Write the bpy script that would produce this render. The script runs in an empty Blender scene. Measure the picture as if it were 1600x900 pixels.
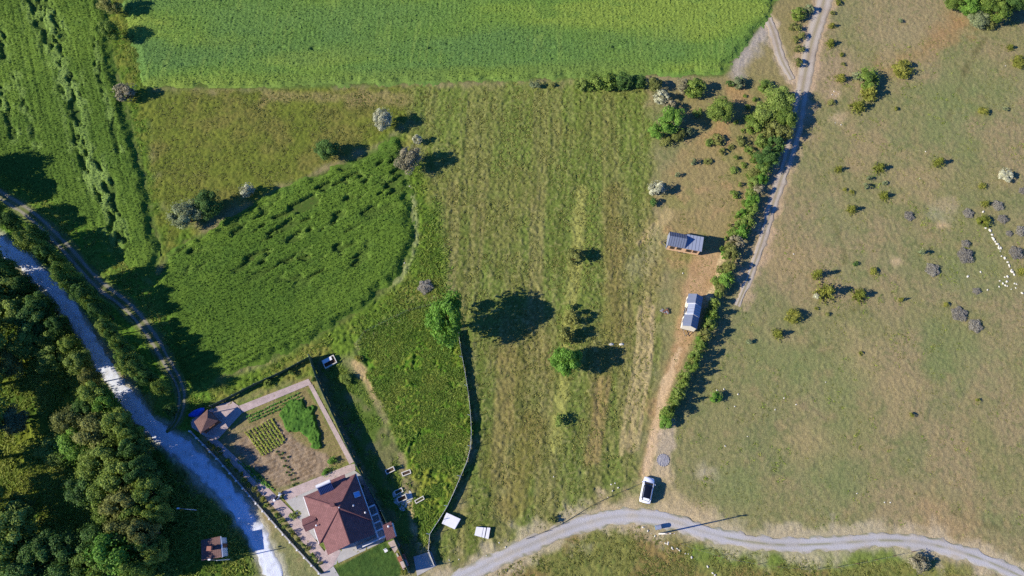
import bpy, math, random
import numpy as np
from mathutils import Vector

random.seed(7)
rng = np.random.default_rng(11)
scene = bpy.context.scene
coll = scene.collection

# ------------------------------------------------------------------ camera, sky, sun, exposure
CAM_H, FPX, TILT = 120.0, 1130.0, math.radians(19.0)
cam_data = bpy.data.cameras.new("Camera")
cam_data.sensor_width = 36.0
cam_data.lens = 36.0 * FPX / 1600.0
cam_data.clip_start = 1.0
cam_data.clip_end = 6000.0
cam = bpy.data.objects.new("Camera", cam_data)
cam.location = (0, 0, CAM_H)
cam.rotation_euler = (TILT, 0, 0)
coll.objects.link(cam)
scene.camera = cam

SUN_EL = math.radians(31.0)
SH = Vector((0.98, 0.2)).normalized()          # direction shadows fall on the ground
world = bpy.data.worlds.new("World")
scene.world = world
world.use_nodes = True
wn = world.node_tree
bg = wn.nodes["Background"]
sky = wn.nodes.new("ShaderNodeTexSky")
sky.sky_type = 'NISHITA'
sky.sun_disc = False
sky.sun_elevation = SUN_EL
sky.sun_rotation = math.atan2(-SH.x, -SH.y)
sky.air_density = 0.8
sky.dust_density = 0.0
sky.ozone_density = 10.0
tint = wn.nodes.new("ShaderNodeVectorMath")     # deep blue clear-sky cast seen in the photograph's shadows
tint.operation = 'MULTIPLY'
tint.inputs[1].default_value = (0.55, 0.8, 1.15)
wn.links.new(sky.outputs[0], tint.inputs[0])
wn.links.new(tint.outputs[0], bg.inputs[0])
bg.inputs[1].default_value = 0.115
sun_d = bpy.data.lights.new("sun", 'SUN')
sun_d.energy = 4.6
sun_d.angle = math.radians(0.53)
sun_d.color = (1.0, 0.93, 0.82)
sun = bpy.data.objects.new("sun", sun_d)
ldir = Vector((SH.x * math.cos(SUN_EL), SH.y * math.cos(SUN_EL), -math.sin(SUN_EL)))
sun.rotation_euler = ldir.to_track_quat('-Z', 'Y').to_euler()
sun.location = (-200, -40, 130)
coll.objects.link(sun)
scene.view_settings.view_transform = 'Standard'
scene.view_settings.look = 'None'
scene.view_settings.gamma = 1.0
scene.view_settings.use_curve_mapping = False
scene.view_settings.exposure = 0.7
scene.cycles.max_bounces = 6
scene.cycles.diffuse_bounces = 3
scene.cycles.transparent_max_bounces = 8
scene.cycles.use_denoising = False


# ------------------------------------------------------------------ measuring and noise helpers
def P(px, py, z=0.0):
    """ground position (at height z) that a spot of the photograph corresponds to"""
    u = (px - 800.0) / FPX
    v = (450.0 - py) / FPX
    s = (CAM_H - z) / (math.cos(TILT) - v * math.sin(TILT))
    return (s * u, s * (math.sin(TILT) + v * math.cos(TILT)))


def MPX(px, py, z=0.0):
    v = (450.0 - py) / FPX
    return (CAM_H - z) / (math.cos(TILT) - v * math.sin(TILT)) / FPX


def PP(pts, z=0.0):
    return np.array([P(x, y, z) for x, y in pts], dtype=np.float32)


def lin(h):
    h = h.lstrip('#')
    o = []
    for i in (0, 2, 4):
        c = int(h[i:i + 2], 16) / 255.0
        o.append(c / 12.92 if c <= 0.04045 else ((c + 0.055) / 1.055) ** 2.4)
    return np.array(o, dtype=np.float32)


def hash01(ix, iy, seed):
    h = (ix.astype(np.int64) * 374761393 + iy.astype(np.int64) * 668265263 + seed * 974711) & 0xFFFFFFFF
    h = ((h ^ (h >> 13)) * 1274126177) & 0xFFFFFFFF
    h = ((h ^ (h >> 16)) * 2246822519) & 0xFFFFFFFF
    h = h ^ (h >> 15)
    return ((h & 0xFFFFFF) / float(0xFFFFFF)).astype(np.float32)


def vn(x, y, s, seed, ang=0.0, stretch=1.0):
    """smooth value noise 0..1; stretch > 1 draws it out along direction ang"""
    a = ang if ang else 0.37 * seed
    ca, sa = math.cos(a), math.sin(a)
    u = (x * ca + y * sa) / (s * stretch)
    v = (-x * sa + y * ca) / s
    iu = np.floor(u)
    iv = np.floor(v)
    fu = (u - iu).astype(np.float32)
    fv = (v - iv).astype(np.float32)
    fu = fu * fu * (3 - 2 * fu)
    fv = fv * fv * (3 - 2 * fv)
    a0 = hash01(iu, iv, seed)
    a1 = hash01(iu + 1, iv, seed)
    b0 = hash01(iu, iv + 1, seed)
    b1 = hash01(iu + 1, iv + 1, seed)
    return (a0 + (a1 - a0) * fu) * (1 - fv) + (b0 + (b1 - b0) * fu) * fv


def fbm(x, y, s, seed, octs=3, ang=0.0, stretch=1.0):
    t = 0
    w = 0.0
    for o in range(octs):
        k = 0.5 ** o
        t = t + k * vn(x, y, s * k, seed + 31 * o, ang, stretch)
        w += k
    return t / w


def sstep(a, b, x):
    t = np.clip((x - a) / (b - a), 0, 1)
    return t * t * (3 - 2 * t)


def seg_dist(x, y, pts, closed=False):
    d = np.full(x.shape, 1e9, dtype=np.float32)
    n = len(pts)
    for i in range(n if closed else n - 1):
        ax, ay = pts[i]
        bx, by = pts[(i + 1) % n]
        ex, ey = bx - ax, by - ay
        L = ex * ex + ey * ey + 1e-9
        t = np.clip(((x - ax) * ex + (y - ay) * ey) / L, 0, 1)
        dd = (x - ax - t * ex) ** 2 + (y - ay - t * ey) ** 2
        np.minimum(d, dd, out=d)
    return np.sqrt(d)


def poly_sd(x, y, pts):
    """signed distance, positive inside"""
    ins = np.zeros(x.shape, dtype=bool)
    n = len(pts)
    for i in range(n):
        ax, ay = pts[i]
        bx, by = pts[(i + 1) % n]
        if ay == by:
            continue
        c = ((ay > y) != (by > y)) & (x < (bx - ax) * (y - ay) / (by - ay) + ax)
        ins ^= c
    d = seg_dist(x, y, pts, True)
    return np.where(ins, d, -d)


def poly_sd_box(x, y, pts, pad=6.0):
    out = np.full(x.shape, -pad, dtype=np.float32)
    lo = pts.min(0) - pad
    hi = pts.max(0) + pad
    m = (x > lo[0]) & (x < hi[0]) & (y > lo[1]) & (y < hi[1])
    idx = np.nonzero(m)[0]
    out[idx] = np.maximum(poly_sd(x[idx], y[idx], pts), -pad)
    return out


def seg_dist_box(x, y, pts, pad=6.0):
    out = np.full(x.shape, pad, dtype=np.float32)
    lo = pts.min(0) - pad
    hi = pts.max(0) + pad
    m = (x > lo[0]) & (x < hi[0]) & (y > lo[1]) & (y < hi[1])
    idx = np.nonzero(m)[0]
    out[idx] = np.minimum(seg_dist(x[idx], y[idx], pts), pad)
    return out


def smooth_line(pts, step=0.5):
    pts = [np.array(p, dtype=float) for p in pts]
    q = [2 * pts[0] - pts[1]] + pts + [2 * pts[-1] - pts[-2]]
    out = []
    for i in range(1, len(q) - 2):
        p0, p1, p2, p3 = q[i - 1:i + 3]
        n = max(2, int(np.linalg.norm(p2[:2] - p1[:2]) / step))
        for k in range(n):
            t = k / n
            out.append(0.5 * ((2 * p1) + (-p0 + p2) * t + (2 * p0 - 5 * p1 + 4 * p2 - p3) * t * t
                              + (-p0 + 3 * p1 - 3 * p2 + p3) * t ** 3))
    out.append(pts[-1])
    return np.array(out)


# ------------------------------------------------------------------ materials
def new_mat(name):
    m = bpy.data.materials.new(name)
    m.use_nodes = True
    nt = m.node_tree
    b = nt.nodes["Principled BSDF"]
    b.inputs["Roughness"].default_value = 0.9
    b.inputs["Specular IOR Level"].default_value = 0.15
    return m, nt, b


def nd(nt, kind, **kw):
    n = nt.nodes.new(kind)
    for k, v in kw.items():
        setattr(n, k, v)
    return n


def ground_mat(name, speck=1.2, speck_amt=0.35, bump=0.5, rough=0.95, bscale=6.0):
    """vertex colour of the surface itself, broken up by fine noise, with fine relief"""
    m, nt, b = new_mat(name)
    at = nd(nt, "ShaderNodeAttribute", attribute_name="Col")
    geo = nd(nt, "ShaderNodeNewGeometry")
    n1 = nd(nt, "ShaderNodeTexNoise")
    n1.inputs["Scale"].default_value = 2.6 * speck
    n1.inputs["Detail"].default_value = 5
    n1.inputs["Roughness"].default_value = 0.75
    nt.links.new(geo.outputs["Position"], n1.inputs["Vector"])
    mr = nd(nt, "ShaderNodeMapRange")
    mr.inputs["From Min"].default_value = 0.3
    mr.inputs["From Max"].default_value = 0.7
    mr.inputs["To Min"].default_value = 1 - speck_amt
    mr.inputs["To Max"].default_value = 1 + speck_amt
    nt.links.new(n1.outputs["Fac"], mr.inputs["Value"])
    mx = nd(nt, "ShaderNodeVectorMath", operation='MULTIPLY')
    nt.links.new(at.outputs["Color"], mx.inputs[0])
    nt.links.new(mr.outputs["Result"], mx.inputs[1])
    nt.links.new(mx.outputs[0], b.inputs["Base Color"])
    n2 = nd(nt, "ShaderNodeTexNoise")
    n2.inputs["Scale"].default_value = bscale
    n2.inputs["Detail"].default_value = 4
    nt.links.new(geo.outputs["Position"], n2.inputs["Vector"])
    bp = nd(nt, "ShaderNodeBump")
    bp.inputs["Strength"].default_value = bump
    bp.inputs["Distance"].default_value = 0.12
    nt.links.new(n2.outputs["Fac"], bp.inputs["Height"])
    nt.links.new(bp.outputs[0], b.inputs["Normal"])
    b.inputs["Roughness"].default_value = rough
    b.inputs["Specular IOR Level"].default_value = 0.08
    return m


def foliage_mat(name, hexc, hexc2, trans=0.25):
    m, nt, b = new_mat(name)
    at = nd(nt, "ShaderNodeAttribute", attribute_name="Col")
    oi = nd(nt, "ShaderNodeObjectInfo")
    mixn = nd(nt, "ShaderNodeMix", data_type='RGBA')
    k = np.array([1.0, 1.0, 0.78], dtype=np.float32)
    c1, c2 = lin(hexc) * k, lin(hexc2) * k
    mixn.inputs["A"].default_value = (*c1, 1)
    mixn.inputs["B"].default_value = (*c2, 1)
    sep = nd(nt, "ShaderNodeSeparateColor")
    nt.links.new(at.outputs["Color"], sep.inputs[0])
    ad = nd(nt, "ShaderNodeMath", operation='MULTIPLY_ADD')     # tint per leaf and per plant
    nt.links.new(oi.outputs["Random"], ad.inputs[0])
    ad.inputs[1].default_value = 0.55
    nt.links.new(sep.outputs["Green"], ad.inputs[2])
    sb = nd(nt, "ShaderNodeMath", operation='SUBTRACT', use_clamp=True)
    nt.links.new(ad.outputs[0], sb.inputs[0])
    sb.inputs[1].default_value = 0.27
    nt.links.new(sb.outputs[0], mixn.inputs["Factor"])
    mx = nd(nt, "ShaderNodeVectorMath", operation='MULTIPLY')
    nt.links.new(mixn.outputs["Result"], mx.inputs[0])
    cb = nd(nt, "ShaderNodeCombineXYZ")
    for i in range(3):
        nt.links.new(sep.outputs["Red"], cb.inputs[i])
    nt.links.new(cb.outputs[0], mx.inputs[1])
    nt.links.new(mx.outputs[0], b.inputs["Base Color"])
    b.inputs["Roughness"].default_value = 0.65
    b.inputs["Specular IOR Level"].default_value = 0.2
    tr = nd(nt, "ShaderNodeBsdfTranslucent")
    nt.links.new(mx.outputs[0], tr.inputs["Color"])
    ms = nd(nt, "ShaderNodeMixShader")
    ms.inputs[0].default_value = trans
    nt.links.new(b.outputs[0], ms.inputs[1])
    nt.links.new(tr.outputs[0], ms.inputs[2])
    nt.links.new(ms.outputs[0], nt.nodes["Material Output"].inputs["Surface"])
    return m


def flat_mat(name, hexc, rough=0.7, spec=0.3, var=0.12, scale=2.0, metal=0.0, bump=0.15):
    m, nt, b = new_mat(name)
    tc = nd(nt, "ShaderNodeTexCoord")
    n1 = nd(nt, "ShaderNodeTexNoise")
    n1.inputs["Scale"].default_value = scale
    n1.inputs["Detail"].default_value = 6
    n1.inputs["Roughness"].default_value = 0.7
    nt.links.new(tc.outputs["Object"], n1.inputs["Vector"])
    mr = nd(nt, "ShaderNodeMapRange")
    mr.inputs["From Min"].default_value = 0.3
    mr.inputs["From Max"].default_value = 0.7
    mr.inputs["To Min"].default_value = 1 - var
    mr.inputs["To Max"].default_value = 1 + var
    nt.links.new(n1.outputs["Fac"], mr.inputs["Value"])
    mx = nd(nt, "ShaderNodeVectorMath", operation='MULTIPLY')
    mx.inputs[0].default_value = tuple(lin(hexc))
    nt.links.new(mr.outputs[0], mx.inputs[1])
    nt.links.new(mx.outputs[0], b.inputs["Base Color"])
    b.inputs["Roughness"].default_value = rough
    b.inputs["Specular IOR Level"].default_value = spec
    b.inputs["Metallic"].default_value = metal
    if bump:
        bp = nd(nt, "ShaderNodeBump")
        bp.inputs["Strength"].default_value = bump
        bp.inputs["Distance"].default_value = 0.03
        nt.links.new(n1.outputs["Fac"], bp.inputs["Height"])
        nt.links.new(bp.outputs[0], b.inputs["Normal"])
    return m


def tile_mat(name, hexc, course=0.33, col_w=0.22, var=0.09):
    """roof tiles / paver courses seen from far away: relief in courses along local U, V"""
    m, nt, b = new_mat(name)
    uv = nd(nt, "ShaderNodeAttribute", attribute_name="UVMap")
    br = nd(nt, "ShaderNodeTexBrick")
    br.inputs["Scale"].default_value = 1.0
    br.inputs["Brick Width"].default_value = col_w
    br.inputs["Row Height"].default_value = course
    br.inputs["Mortar Size"].default_value = 0.018
    c = lin(hexc)
    br.inputs["Color1"].default_value = (*(c * (1 + var)), 1)
    br.inputs["Color2"].default_value = (*(c * (1 - var)), 1)
    br.inputs["Mortar"].default_value = (*(c * 0.55), 1)
    nt.links.new(uv.outputs["Vector"], br.inputs["Vector"])
    n1 = nd(nt, "ShaderNodeTexNoise")
    n1.inputs["Scale"].default_value = 0.9
    n1.inputs["Detail"].default_value = 6
    nt.links.new(uv.outputs["Vector"], n1.inputs["Vector"])
    mr = nd(nt, "ShaderNodeMapRange")
    mr.inputs["From Min"].default_value = 0.3
    mr.inputs["From Max"].default_value = 0.7
    mr.inputs["To Min"].default_value = 0.85
    mr.inputs["To Max"].default_value = 1.15
    nt.links.new(n1.outputs["Fac"], mr.inputs["Value"])
    mx = nd(nt, "ShaderNodeVectorMath", operation='MULTIPLY')
    nt.links.new(br.outputs["Color"], mx.inputs[0])
    nt.links.new(mr.outputs[0], mx.inputs[1])
    nt.links.new(mx.outputs[0], b.inputs["Base Color"])
    bp = nd(nt, "ShaderNodeBump")
    bp.inputs["Strength"].default_value = 0.5
    bp.inputs["Distance"].default_value = 0.03
    bp.invert = True
    nt.links.new(br.outputs["Fac"], bp.inputs["Height"])
    nt.links.new(bp.outputs[0], b.inputs["Normal"])
    b.inputs["Roughness"].default_value = 0.75
    return m


M = {}
M['ground'] = ground_mat('ground', 1.6, 0.42, 0.6)
M['crop'] = ground_mat('crop', 2.8, 0.45, 0.45, 0.95, 12.0)
M['gravel'] = ground_mat('gravel', 2.5, 0.16, 0.5, 0.95, 9.0)
M['bark'] = flat_mat('bark', '#5a4a3a', 0.95, 0.1, 0.3, 6)
M['dry_bark'] = flat_mat('dry_bark', '#5d5652', 0.95, 0.1, 0.3, 6)
M['render_white'] = flat_mat('render_white', '#d8d5cf', 0.85, 0.2, 0.06, 1.5)
M['concrete'] = flat_mat('concrete', '#a7a39c', 0.9, 0.15, 0.14, 1.2)
M['white_stone'] = flat_mat('white_stone', '#c9c3b2', 0.85, 0.2, 0.12, 3)
M['white_panel'] = flat_mat('white_panel', '#dcd9d6', 0.55, 0.3, 0.08, 1.2)
M['roof'] = tile_mat('roof_tile', '#7b5653')
M['roof_ridge'] = flat_mat('roof_ridge', '#6f4b49', 0.75, 0.2, 0.15, 3)
M['hut_roof'] = tile_mat('hut_roof', '#755a52')
M['paver'] = tile_mat('paver', '#cbb5ab', 0.1, 0.2, 0.15)
M['paver_grey'] = tile_mat('paver_grey', '#a79a94', 0.3, 0.3, 0.12)
M['brick'] = tile_mat('brick', '#b0705a', 0.08, 0.22, 0.2)
M['fence_green'] = flat_mat('fence_green', '#3f5540', 0.6, 0.3, 0.1, 2)
M['wire'] = flat_mat('wire', '#9a9c9c', 0.4, 0.4, 0.05, 2, 0.7, 0)
M['net'] = flat_mat('net', '#3a4a34', 0.8, 0.2, 0.2, 4)
M['metal_grey'] = flat_mat('metal_grey', '#666d7c', 0.45, 0.5, 0.06, 1.5, 0.0, 0)
M['metal_light'] = flat_mat('metal_light', '#8b919e', 0.45, 0.5, 0.06, 1.5, 0.0, 0)
M['metal_dark'] = flat_mat('metal_dark', '#3a3f48', 0.5, 0.4, 0.1, 1.5, 0.0, 0)
M['timber'] = flat_mat('timber', '#dcb488', 0.7, 0.2, 0.15, 3)
M['timber_dark'] = flat_mat('timber_dark', '#7a5640', 0.8, 0.2, 0.2, 3)
M['cream'] = flat_mat('cream', '#e0d8c2', 0.7, 0.3, 0.06, 2)
M['glass'] = flat_mat('glass', '#1c242e', 0.12, 0.6, 0.05, 1, 0, 0)
M['car_white'] = flat_mat('car_white', '#e9eaec', 0.25, 0.5, 0.02, 1, 0, 0)
M['car_black'] = flat_mat('car_black', '#14161b', 0.15, 0.6, 0.05, 1, 0, 0)
M['rubber'] = flat_mat('rubber', '#1a1a1b', 0.85, 0.2, 0.1, 4)
M['chrome'] = flat_mat('chrome', '#c3c5c8', 0.25, 0.5, 0.03, 1, 0.6, 0)
M['lamp_red'] = flat_mat('lamp_red', '#8c1d1a', 0.3, 0.5, 0.03, 1, 0, 0)
M['lamp_clear'] = flat_mat('lamp_clear', '#cfd6da', 0.2, 0.5, 0.03, 1, 0, 0)
M['tarp_blue'] = flat_mat('tarp_blue', '#2257c8', 0.5, 0.4, 0.15, 1.2)
M['bin_blue'] = flat_mat('bin_blue', '#3f7fa0', 0.5, 0.4, 0.1, 2)
M['solar'] = flat_mat('solar', '#2c3a66', 0.2, 0.6, 0.1, 2, 0, 0)
M['sky_glass'] = flat_mat('sky_glass', '#6ea0cf', 0.15, 0.6, 0.05, 1, 0, 0)
M['soil'] = flat_mat('soil', '#4c3d31', 0.95, 0.1, 0.25, 4)
M['pole'] = flat_mat('pole', '#cfcac0', 0.8, 0.2, 0.08, 3)
M['terracotta'] = flat_mat('terracotta', '#9c6a58', 0.8, 0.2, 0.12, 3)
M['ash'] = flat_mat('ash', '#918e8e', 0.95, 0.1, 0.3, 3)

FOL = {
    'oak': foliage_mat('oak_leaves', '#62803a', '#90a050', .35),
    'bright': foliage_mat('bright_leaves', '#628f38', '#85a850', .35),
    'dark': foliage_mat('dark_leaves', '#4a6c3a', '#688648', .35),
    'olive': foliage_mat('olive_leaves', '#747d48', '#97985c', .35),
    'juniper': foliage_mat('juniper_needles', '#748036', '#9c9a4e', .35),
    'hedge': foliage_mat('hedge_leaves', '#6b883e', '#93a25a', .35),
    'blossom': foliage_mat('blossom', '#989a86', '#cfccbc', 0.15),
    'rose': foliage_mat('faded_blossom', '#7d7a62', '#a39888', 0.15),
    'dry': foliage_mat('dry_twigs', '#858082', '#a7a19e', 0.2),
    'grey': foliage_mat('grey_leaves', '#6f7c5c', '#909878', 0.2),
    'grass': foliage_mat('grass_blades', '#7a8545', '#a09e62', 0.4),
    'weed': foliage_mat('weed_blades', '#6f8f3c', '#a8ab58', 0.4),
    'veg': foliage_mat('vegetable_leaves', '#3f6f30', '#5f8f3c', 0.3),
}


# ------------------------------------------------------------------ object helpers
def tag(o, label=None, cat=None, group=None, kind=None):
    if label:
        o["label"] = label
    if cat:
        o["category"] = cat
    if group:
        o["group"] = group
    if kind:
        o["kind"] = kind
    return o


def np_mesh(name, V, F, col=None, smooth=False, mat=None):
    me = bpy.data.meshes.new(name)
    V = np.asarray(V, dtype=np.float32)
    F = np.asarray(F, dtype=np.int32)
    k = F.shape[1]
    me.vertices.add(len(V))
    me.vertices.foreach_set("co", V.ravel())
    me.loops.add(F.size)
    me.loops.foreach_set("vertex_index", F.ravel())
    me.polygons.add(len(F))
    me.polygons.foreach_set("loop_start", np.arange(0, F.size, k, dtype=np.int32))
    if smooth:
        me.polygons.foreach_set("use_smooth", np.ones(len(F), dtype=bool))
    me.update(calc_edges=True)
    if col is not None:
        ca = me.attributes.new("Col", 'FLOAT_COLOR', 'POINT')
        c4 = np.ones((len(V), 4), dtype=np.float32)
        c4[:, :3] = col
        ca.data.foreach_set("color", c4.ravel())
    if mat:
        me.materials.append(mat)
    return me


def link(name, me, parent=None, loc=None):
    o = bpy.data.objects.new(name, me)
    coll.objects.link(o)
    if parent:
        o.parent = parent
    if loc is not None:
        o.location = loc
    return o


def empty(name, loc=(0, 0, 0), rz=0.0):
    o = bpy.data.objects.new(name, None)
    o.empty_display_size = 0.3
    coll.objects.link(o)
    o.location = loc
    o.rotation_euler = (0, 0, rz)
    return o


class MB:
    """collects faces of one part; build() links them as one mesh object"""

    def __init__(self):
        self.v, self.f, self.uv = [], [], []

    def poly(self, pts, uvs=None):
        i = len(self.v)
        self.v += [tuple(p) for p in pts]
        self.f.append(list(range(i, i + len(pts))))
        if uvs is None:
            p0 = Vector(pts[0])
            n = (Vector(pts[1]) - p0).cross(Vector(pts[2]) - p0)
            n = n.normalized() if n.length > 1e-9 else Vector((0, 0, 1))
            h = Vector((0, 0, 1)).cross(n)
            h = h.normalized() if h.length > 1e-3 else Vector((1, 0, 0))
            w = n.cross(h)
            uvs = [(Vector(p).dot(h), Vector(p).dot(w)) for p in pts]
        self.uv += list(uvs)
        return self

    def box(self, x0, x1, y0, y1, z0, z1, bev=0.0, fr=None):
        c = [(x0, y0), (x1, y0), (x1, y1), (x0, y1)]
        if bev:
            b = bev
            c = [(x0 + b, y0), (x1 - b, y0), (x1, y0 + b), (x1, y1 - b), (x1 - b, y1), (x0 + b, y1), (x0, y1 - b), (x0, y0 + b)]
        return self.prism(c, z0, z1, fr=fr)

    def prism(self, c, z0, z1, top_inset=0.0, fr=None):
        f = fr or (lambda p: p)
        n = len(c)
        a = sum(c[i][0] * c[(i + 1) % n][1] - c[(i + 1) % n][0] * c[i][1] for i in range(n))
        if a < 0:
            c = c[::-1]
        cx = sum(p[0] for p in c) / n
        cy = sum(p[1] for p in c) / n
        k = top_inset
        t = [(p[0] + (cx - p[0]) * k, p[1] + (cy - p[1]) * k) for p in c]
        for i in range(n):
            j = (i + 1) % n
            self.poly([f((*c[i], z0)), f((*c[j], z0)), f((*t[j], z1)), f((*t[i], z1))])
        self.poly([f((*p, z1)) for p in t])
        self.poly([f((*p, z0)) for p in reversed(c)])
        return self

    def tube(self, a, b, r0, r1=None, n=8):
        r1 = r0 if r1 is None else r1
        a, b = Vector(a), Vector(b)
        d = (b - a).normalized()
        h = d.orthogonal().normalized()
        w = d.cross(h)
        ra = [a + (h * math.cos(2 * math.pi * i / n) + w * math.sin(2 * math.pi * i / n)) * r0 for i in range(n)]
        rb = [b + (h * math.cos(2 * math.pi * i / n) + w * math.sin(2 * math.pi * i / n)) * r1 for i in range(n)]
        for i in range(n):
            j = (i + 1) % n
            self.poly([ra[i], ra[j], rb[j], rb[i]])
        self.poly(list(reversed(ra)))
        self.poly(rb)
        return self

    def mesh(self, name, mat, smooth=False):
        me = bpy.data.meshes.new(name)
        me.from_pydata(self.v, [], self.f)
        uvl = me.uv_layers.new(name="UVMap")
        flat = [c for i in range(len(self.f)) for vi in self.f[i] for c in self.uv[vi]]
        uvl.data.foreach_set("uv", flat)
        if mat:
            me.materials.append(mat)
        if smooth:
            me.polygons.foreach_set("use_smooth", [True] * len(self.f))
        me.update()
        return me

    def build(self, name, mat, parent=None, smooth=False):
        return link(name, self.mesh(name, mat, smooth), parent)


ORD = ("first second third fourth fifth sixth seventh eighth ninth tenth eleventh twelfth thirteenth fourteenth "
       "fifteenth sixteenth seventeenth eighteenth nineteenth twentieth twenty-first twenty-second twenty-third "
       "twenty-fourth twenty-fifth twenty-sixth twenty-seventh twenty-eighth twenty-ninth thirtieth").split()


# ------------------------------------------------------------------ layout of the land (positions measured on the photograph)
ROADS = {
    'white': [(-40, 352, 25), (0, 382, 25), (30, 404, 24), (60, 430, 24), (85, 455, 23), (107, 482, 23), (127, 512, 22), (147, 546, 22),
              (170, 583, 23), (200, 625, 26), (235, 664, 29), (265, 688, 30), (300, 716, 31), (335, 750, 30), (368, 788, 30),
              (394, 825, 30), (412, 860, 30), (428, 900, 29), (440, 940, 29)],
    'grey': [(640, 942, 25), (700, 913, 26), (750, 888, 26), (800, 863, 27), (850, 842, 27), (900, 822, 27), (950, 809, 27), (1000, 806, 26), (1050, 814, 26),
             (1100, 831, 26), (1150, 843, 25), (1220, 851, 24), (1300, 849, 24), (1380, 844, 24), (1440, 848, 24), (1500, 862, 24),
             (1560, 884, 24), (1640, 922, 24)],
    'dirt': [(1296, -40, 27), (1284, 15, 26), (1270, 60, 25), (1259, 110, 25), (1252, 150, 24), (1245, 195, 22), (1233, 240, 21), (1217, 290, 19),
             (1204, 330, 17), (1191, 375, 15), (1179, 410, 13), (1168, 440, 12), (1152, 478, 10)],
    'lane': [(-40, 280, 20), (0, 305, 20), (50, 337, 20), (100, 385, 21), (150, 440, 21), (200, 480, 21), (235, 522, 20), (264, 570, 19), (281, 604, 17), (284, 632, 14), (274, 660, 12), (260, 676, 10)],
    'side': [(1200, 28, 16), (1211, 58, 17), (1221, 92, 16), (1238, 124, 13)],
}
ROADW = {}
for k, pts in ROADS.items():
    ROADW[k] = smooth_line([(*P(x, y), 0.5 * w * MPX(x, y)) for x, y, w in pts], 0.5)

POLY = {k: PP(v) for k, v in {
    'wheat': [(186, -40), (202, 60), (212, 95), (224, 138), (330, 138), (450, 138), (640, 131), (800, 127), (1000, 118), (1130, 120), (1160, 80), (1190, 40), (1240, -40)],
    'strip': [(-60, -40), (160, -40), (170, 60), (184, 120), (204, 190), (224, 270), (240, 340), (252, 392), (240, 440), (200, 420), (150, 370), (100, 330), (60, 312), (0, 288), (-60, 260)],
    'lodged': [(240, 440), (262, 398), (300, 374), (345, 352), (430, 298), (520, 262), (590, 232), (622, 212), (634, 240), (640, 300), (648, 370), (626, 430),
               (560, 488), (490, 532), (430, 560), (350, 588), (296, 606), (276, 560), (262, 510)],
    'meadow': [(236, 140), (640, 134), (690, 140), (640, 200), (600, 216), (520, 257), (440, 292), (360, 330), (300, 352), (262, 384), (246, 330), (230, 240)],
    'field': [(640, 134), (1010, 122), (1024, 200), (1022, 300), (1030, 380), (1035, 470), (1030, 560), (1005, 690), (995, 752), (950, 775), (870, 818), (770, 858), (690, 882),
              (672, 862), (715, 790), (738, 700), (736, 620), (722, 530), (705, 470), (690, 400), (665, 300), (650, 240), (640, 190)],
    'weeds': [(556, 522), (640, 472), (700, 470), (722, 540), (738, 640), (732, 715), (700, 795), (668, 850), (655, 862), (640, 790), (625, 700), (600, 640), (572, 590)],
    'cabins': [(1090, 215), (1180, 240), (1168, 330), (1135, 400), (1118, 455), (1062, 570), (1037, 640), (1014, 742), (1003, 745), (1012, 650), (1046, 545), (1052, 470), (1050, 420), (1020, 392), (1000, 372), (1030, 330), (1042, 265)],
    'dirtyard': [(1085, 395), (1128, 392), (1122, 440), (1108, 470), (1070, 560), (1050, 610), (1036, 640), (1022, 700), (1010, 745), (1002, 742), (1014, 680), (1030, 610), (1050, 560), (1064, 470)],
    'below': [(690, 910), (820, 860), (930, 828), (1000, 820), (1080, 850), (1300, 875), (1450, 870), (1600, 925), (1600, 980), (690, 980)],
    'forest': [(-60, 395), (0, 420), (60, 455), (105, 500), (150, 570), (190, 640), (240, 700), (300, 760), (350, 800), (390, 860), (410, 960), (-60, 960)],
    'garden': [(342, 690), (384, 648), (478, 606), (545, 718), (440, 762), (420, 770)],
    'yard': [(300, 660), (340, 640), (486, 588), (556, 722), (640, 890), (600, 905), (520, 905), (440, 800), (380, 740)],
    'lawn': [(520, 890), (600, 846), (614, 860), (632, 895), (600, 915), (520, 915)],
    'behind': [(490, 560), (530, 560), (572, 600), (600, 660), (618, 700), (640, 800), (655, 870), (640, 890), (600, 800), (560, 720)],
    'soilA': [(366, 700), (384, 676), (420, 650), (445, 668), (470, 690), (500, 704), (520, 720), (498, 742), (460, 760), (434, 764), (405, 742)],
}.items()}


def road_field(x, y, key):
    """distance beyond the road edge (negative on the road)"""
    pts = ROADW[key][::3]
    out = np.full(x.shape, 8.0, dtype=np.float32)
    lo = pts[:, :2].min(0) - 8
    hi = pts[:, :2].max(0) + 8
    idx = np.nonzero((x > lo[0]) & (x < hi[0]) & (y > lo[1]) & (y < hi[1]))[0]
    xs, ys = x[idx], y[idx]
    best = np.full(xs.shape, 8.0, dtype=np.float32)
    for i in range(len(pts) - 1):
        ax, ay, aw = pts[i]
        bx, by, bw = pts[i + 1]
        ex, ey = bx - ax, by - ay
        t = np.clip(((xs - ax) * ex + (ys - ay) * ey) / (ex * ex + ey * ey + 1e-9), 0, 1)
        d = np.sqrt((xs - ax - t * ex) ** 2 + (ys - ay - t * ey) ** 2) - (aw + (bw - aw) * t)
        np.minimum(best, d, out=best)
    out[idx] = best
    return out


def mixc(col, m, c):
    col += (c - col) * m[:, None]


def tone(col, f):
    col *= f[:, None]


def dirang(p, q):
    a, b = P(*p), P(*q)
    return math.atan2(b[1] - a[1], b[0] - a[0])


ROW_D = dirang((400, 420), (560, 340))      # sowing direction of the lodged field
ROW_B = dirang((170, 330), (110, 80))       # direction of the strip
ROW_E = dirang((840, 600), (850, 200))      # mowing rows of the central field


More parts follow.
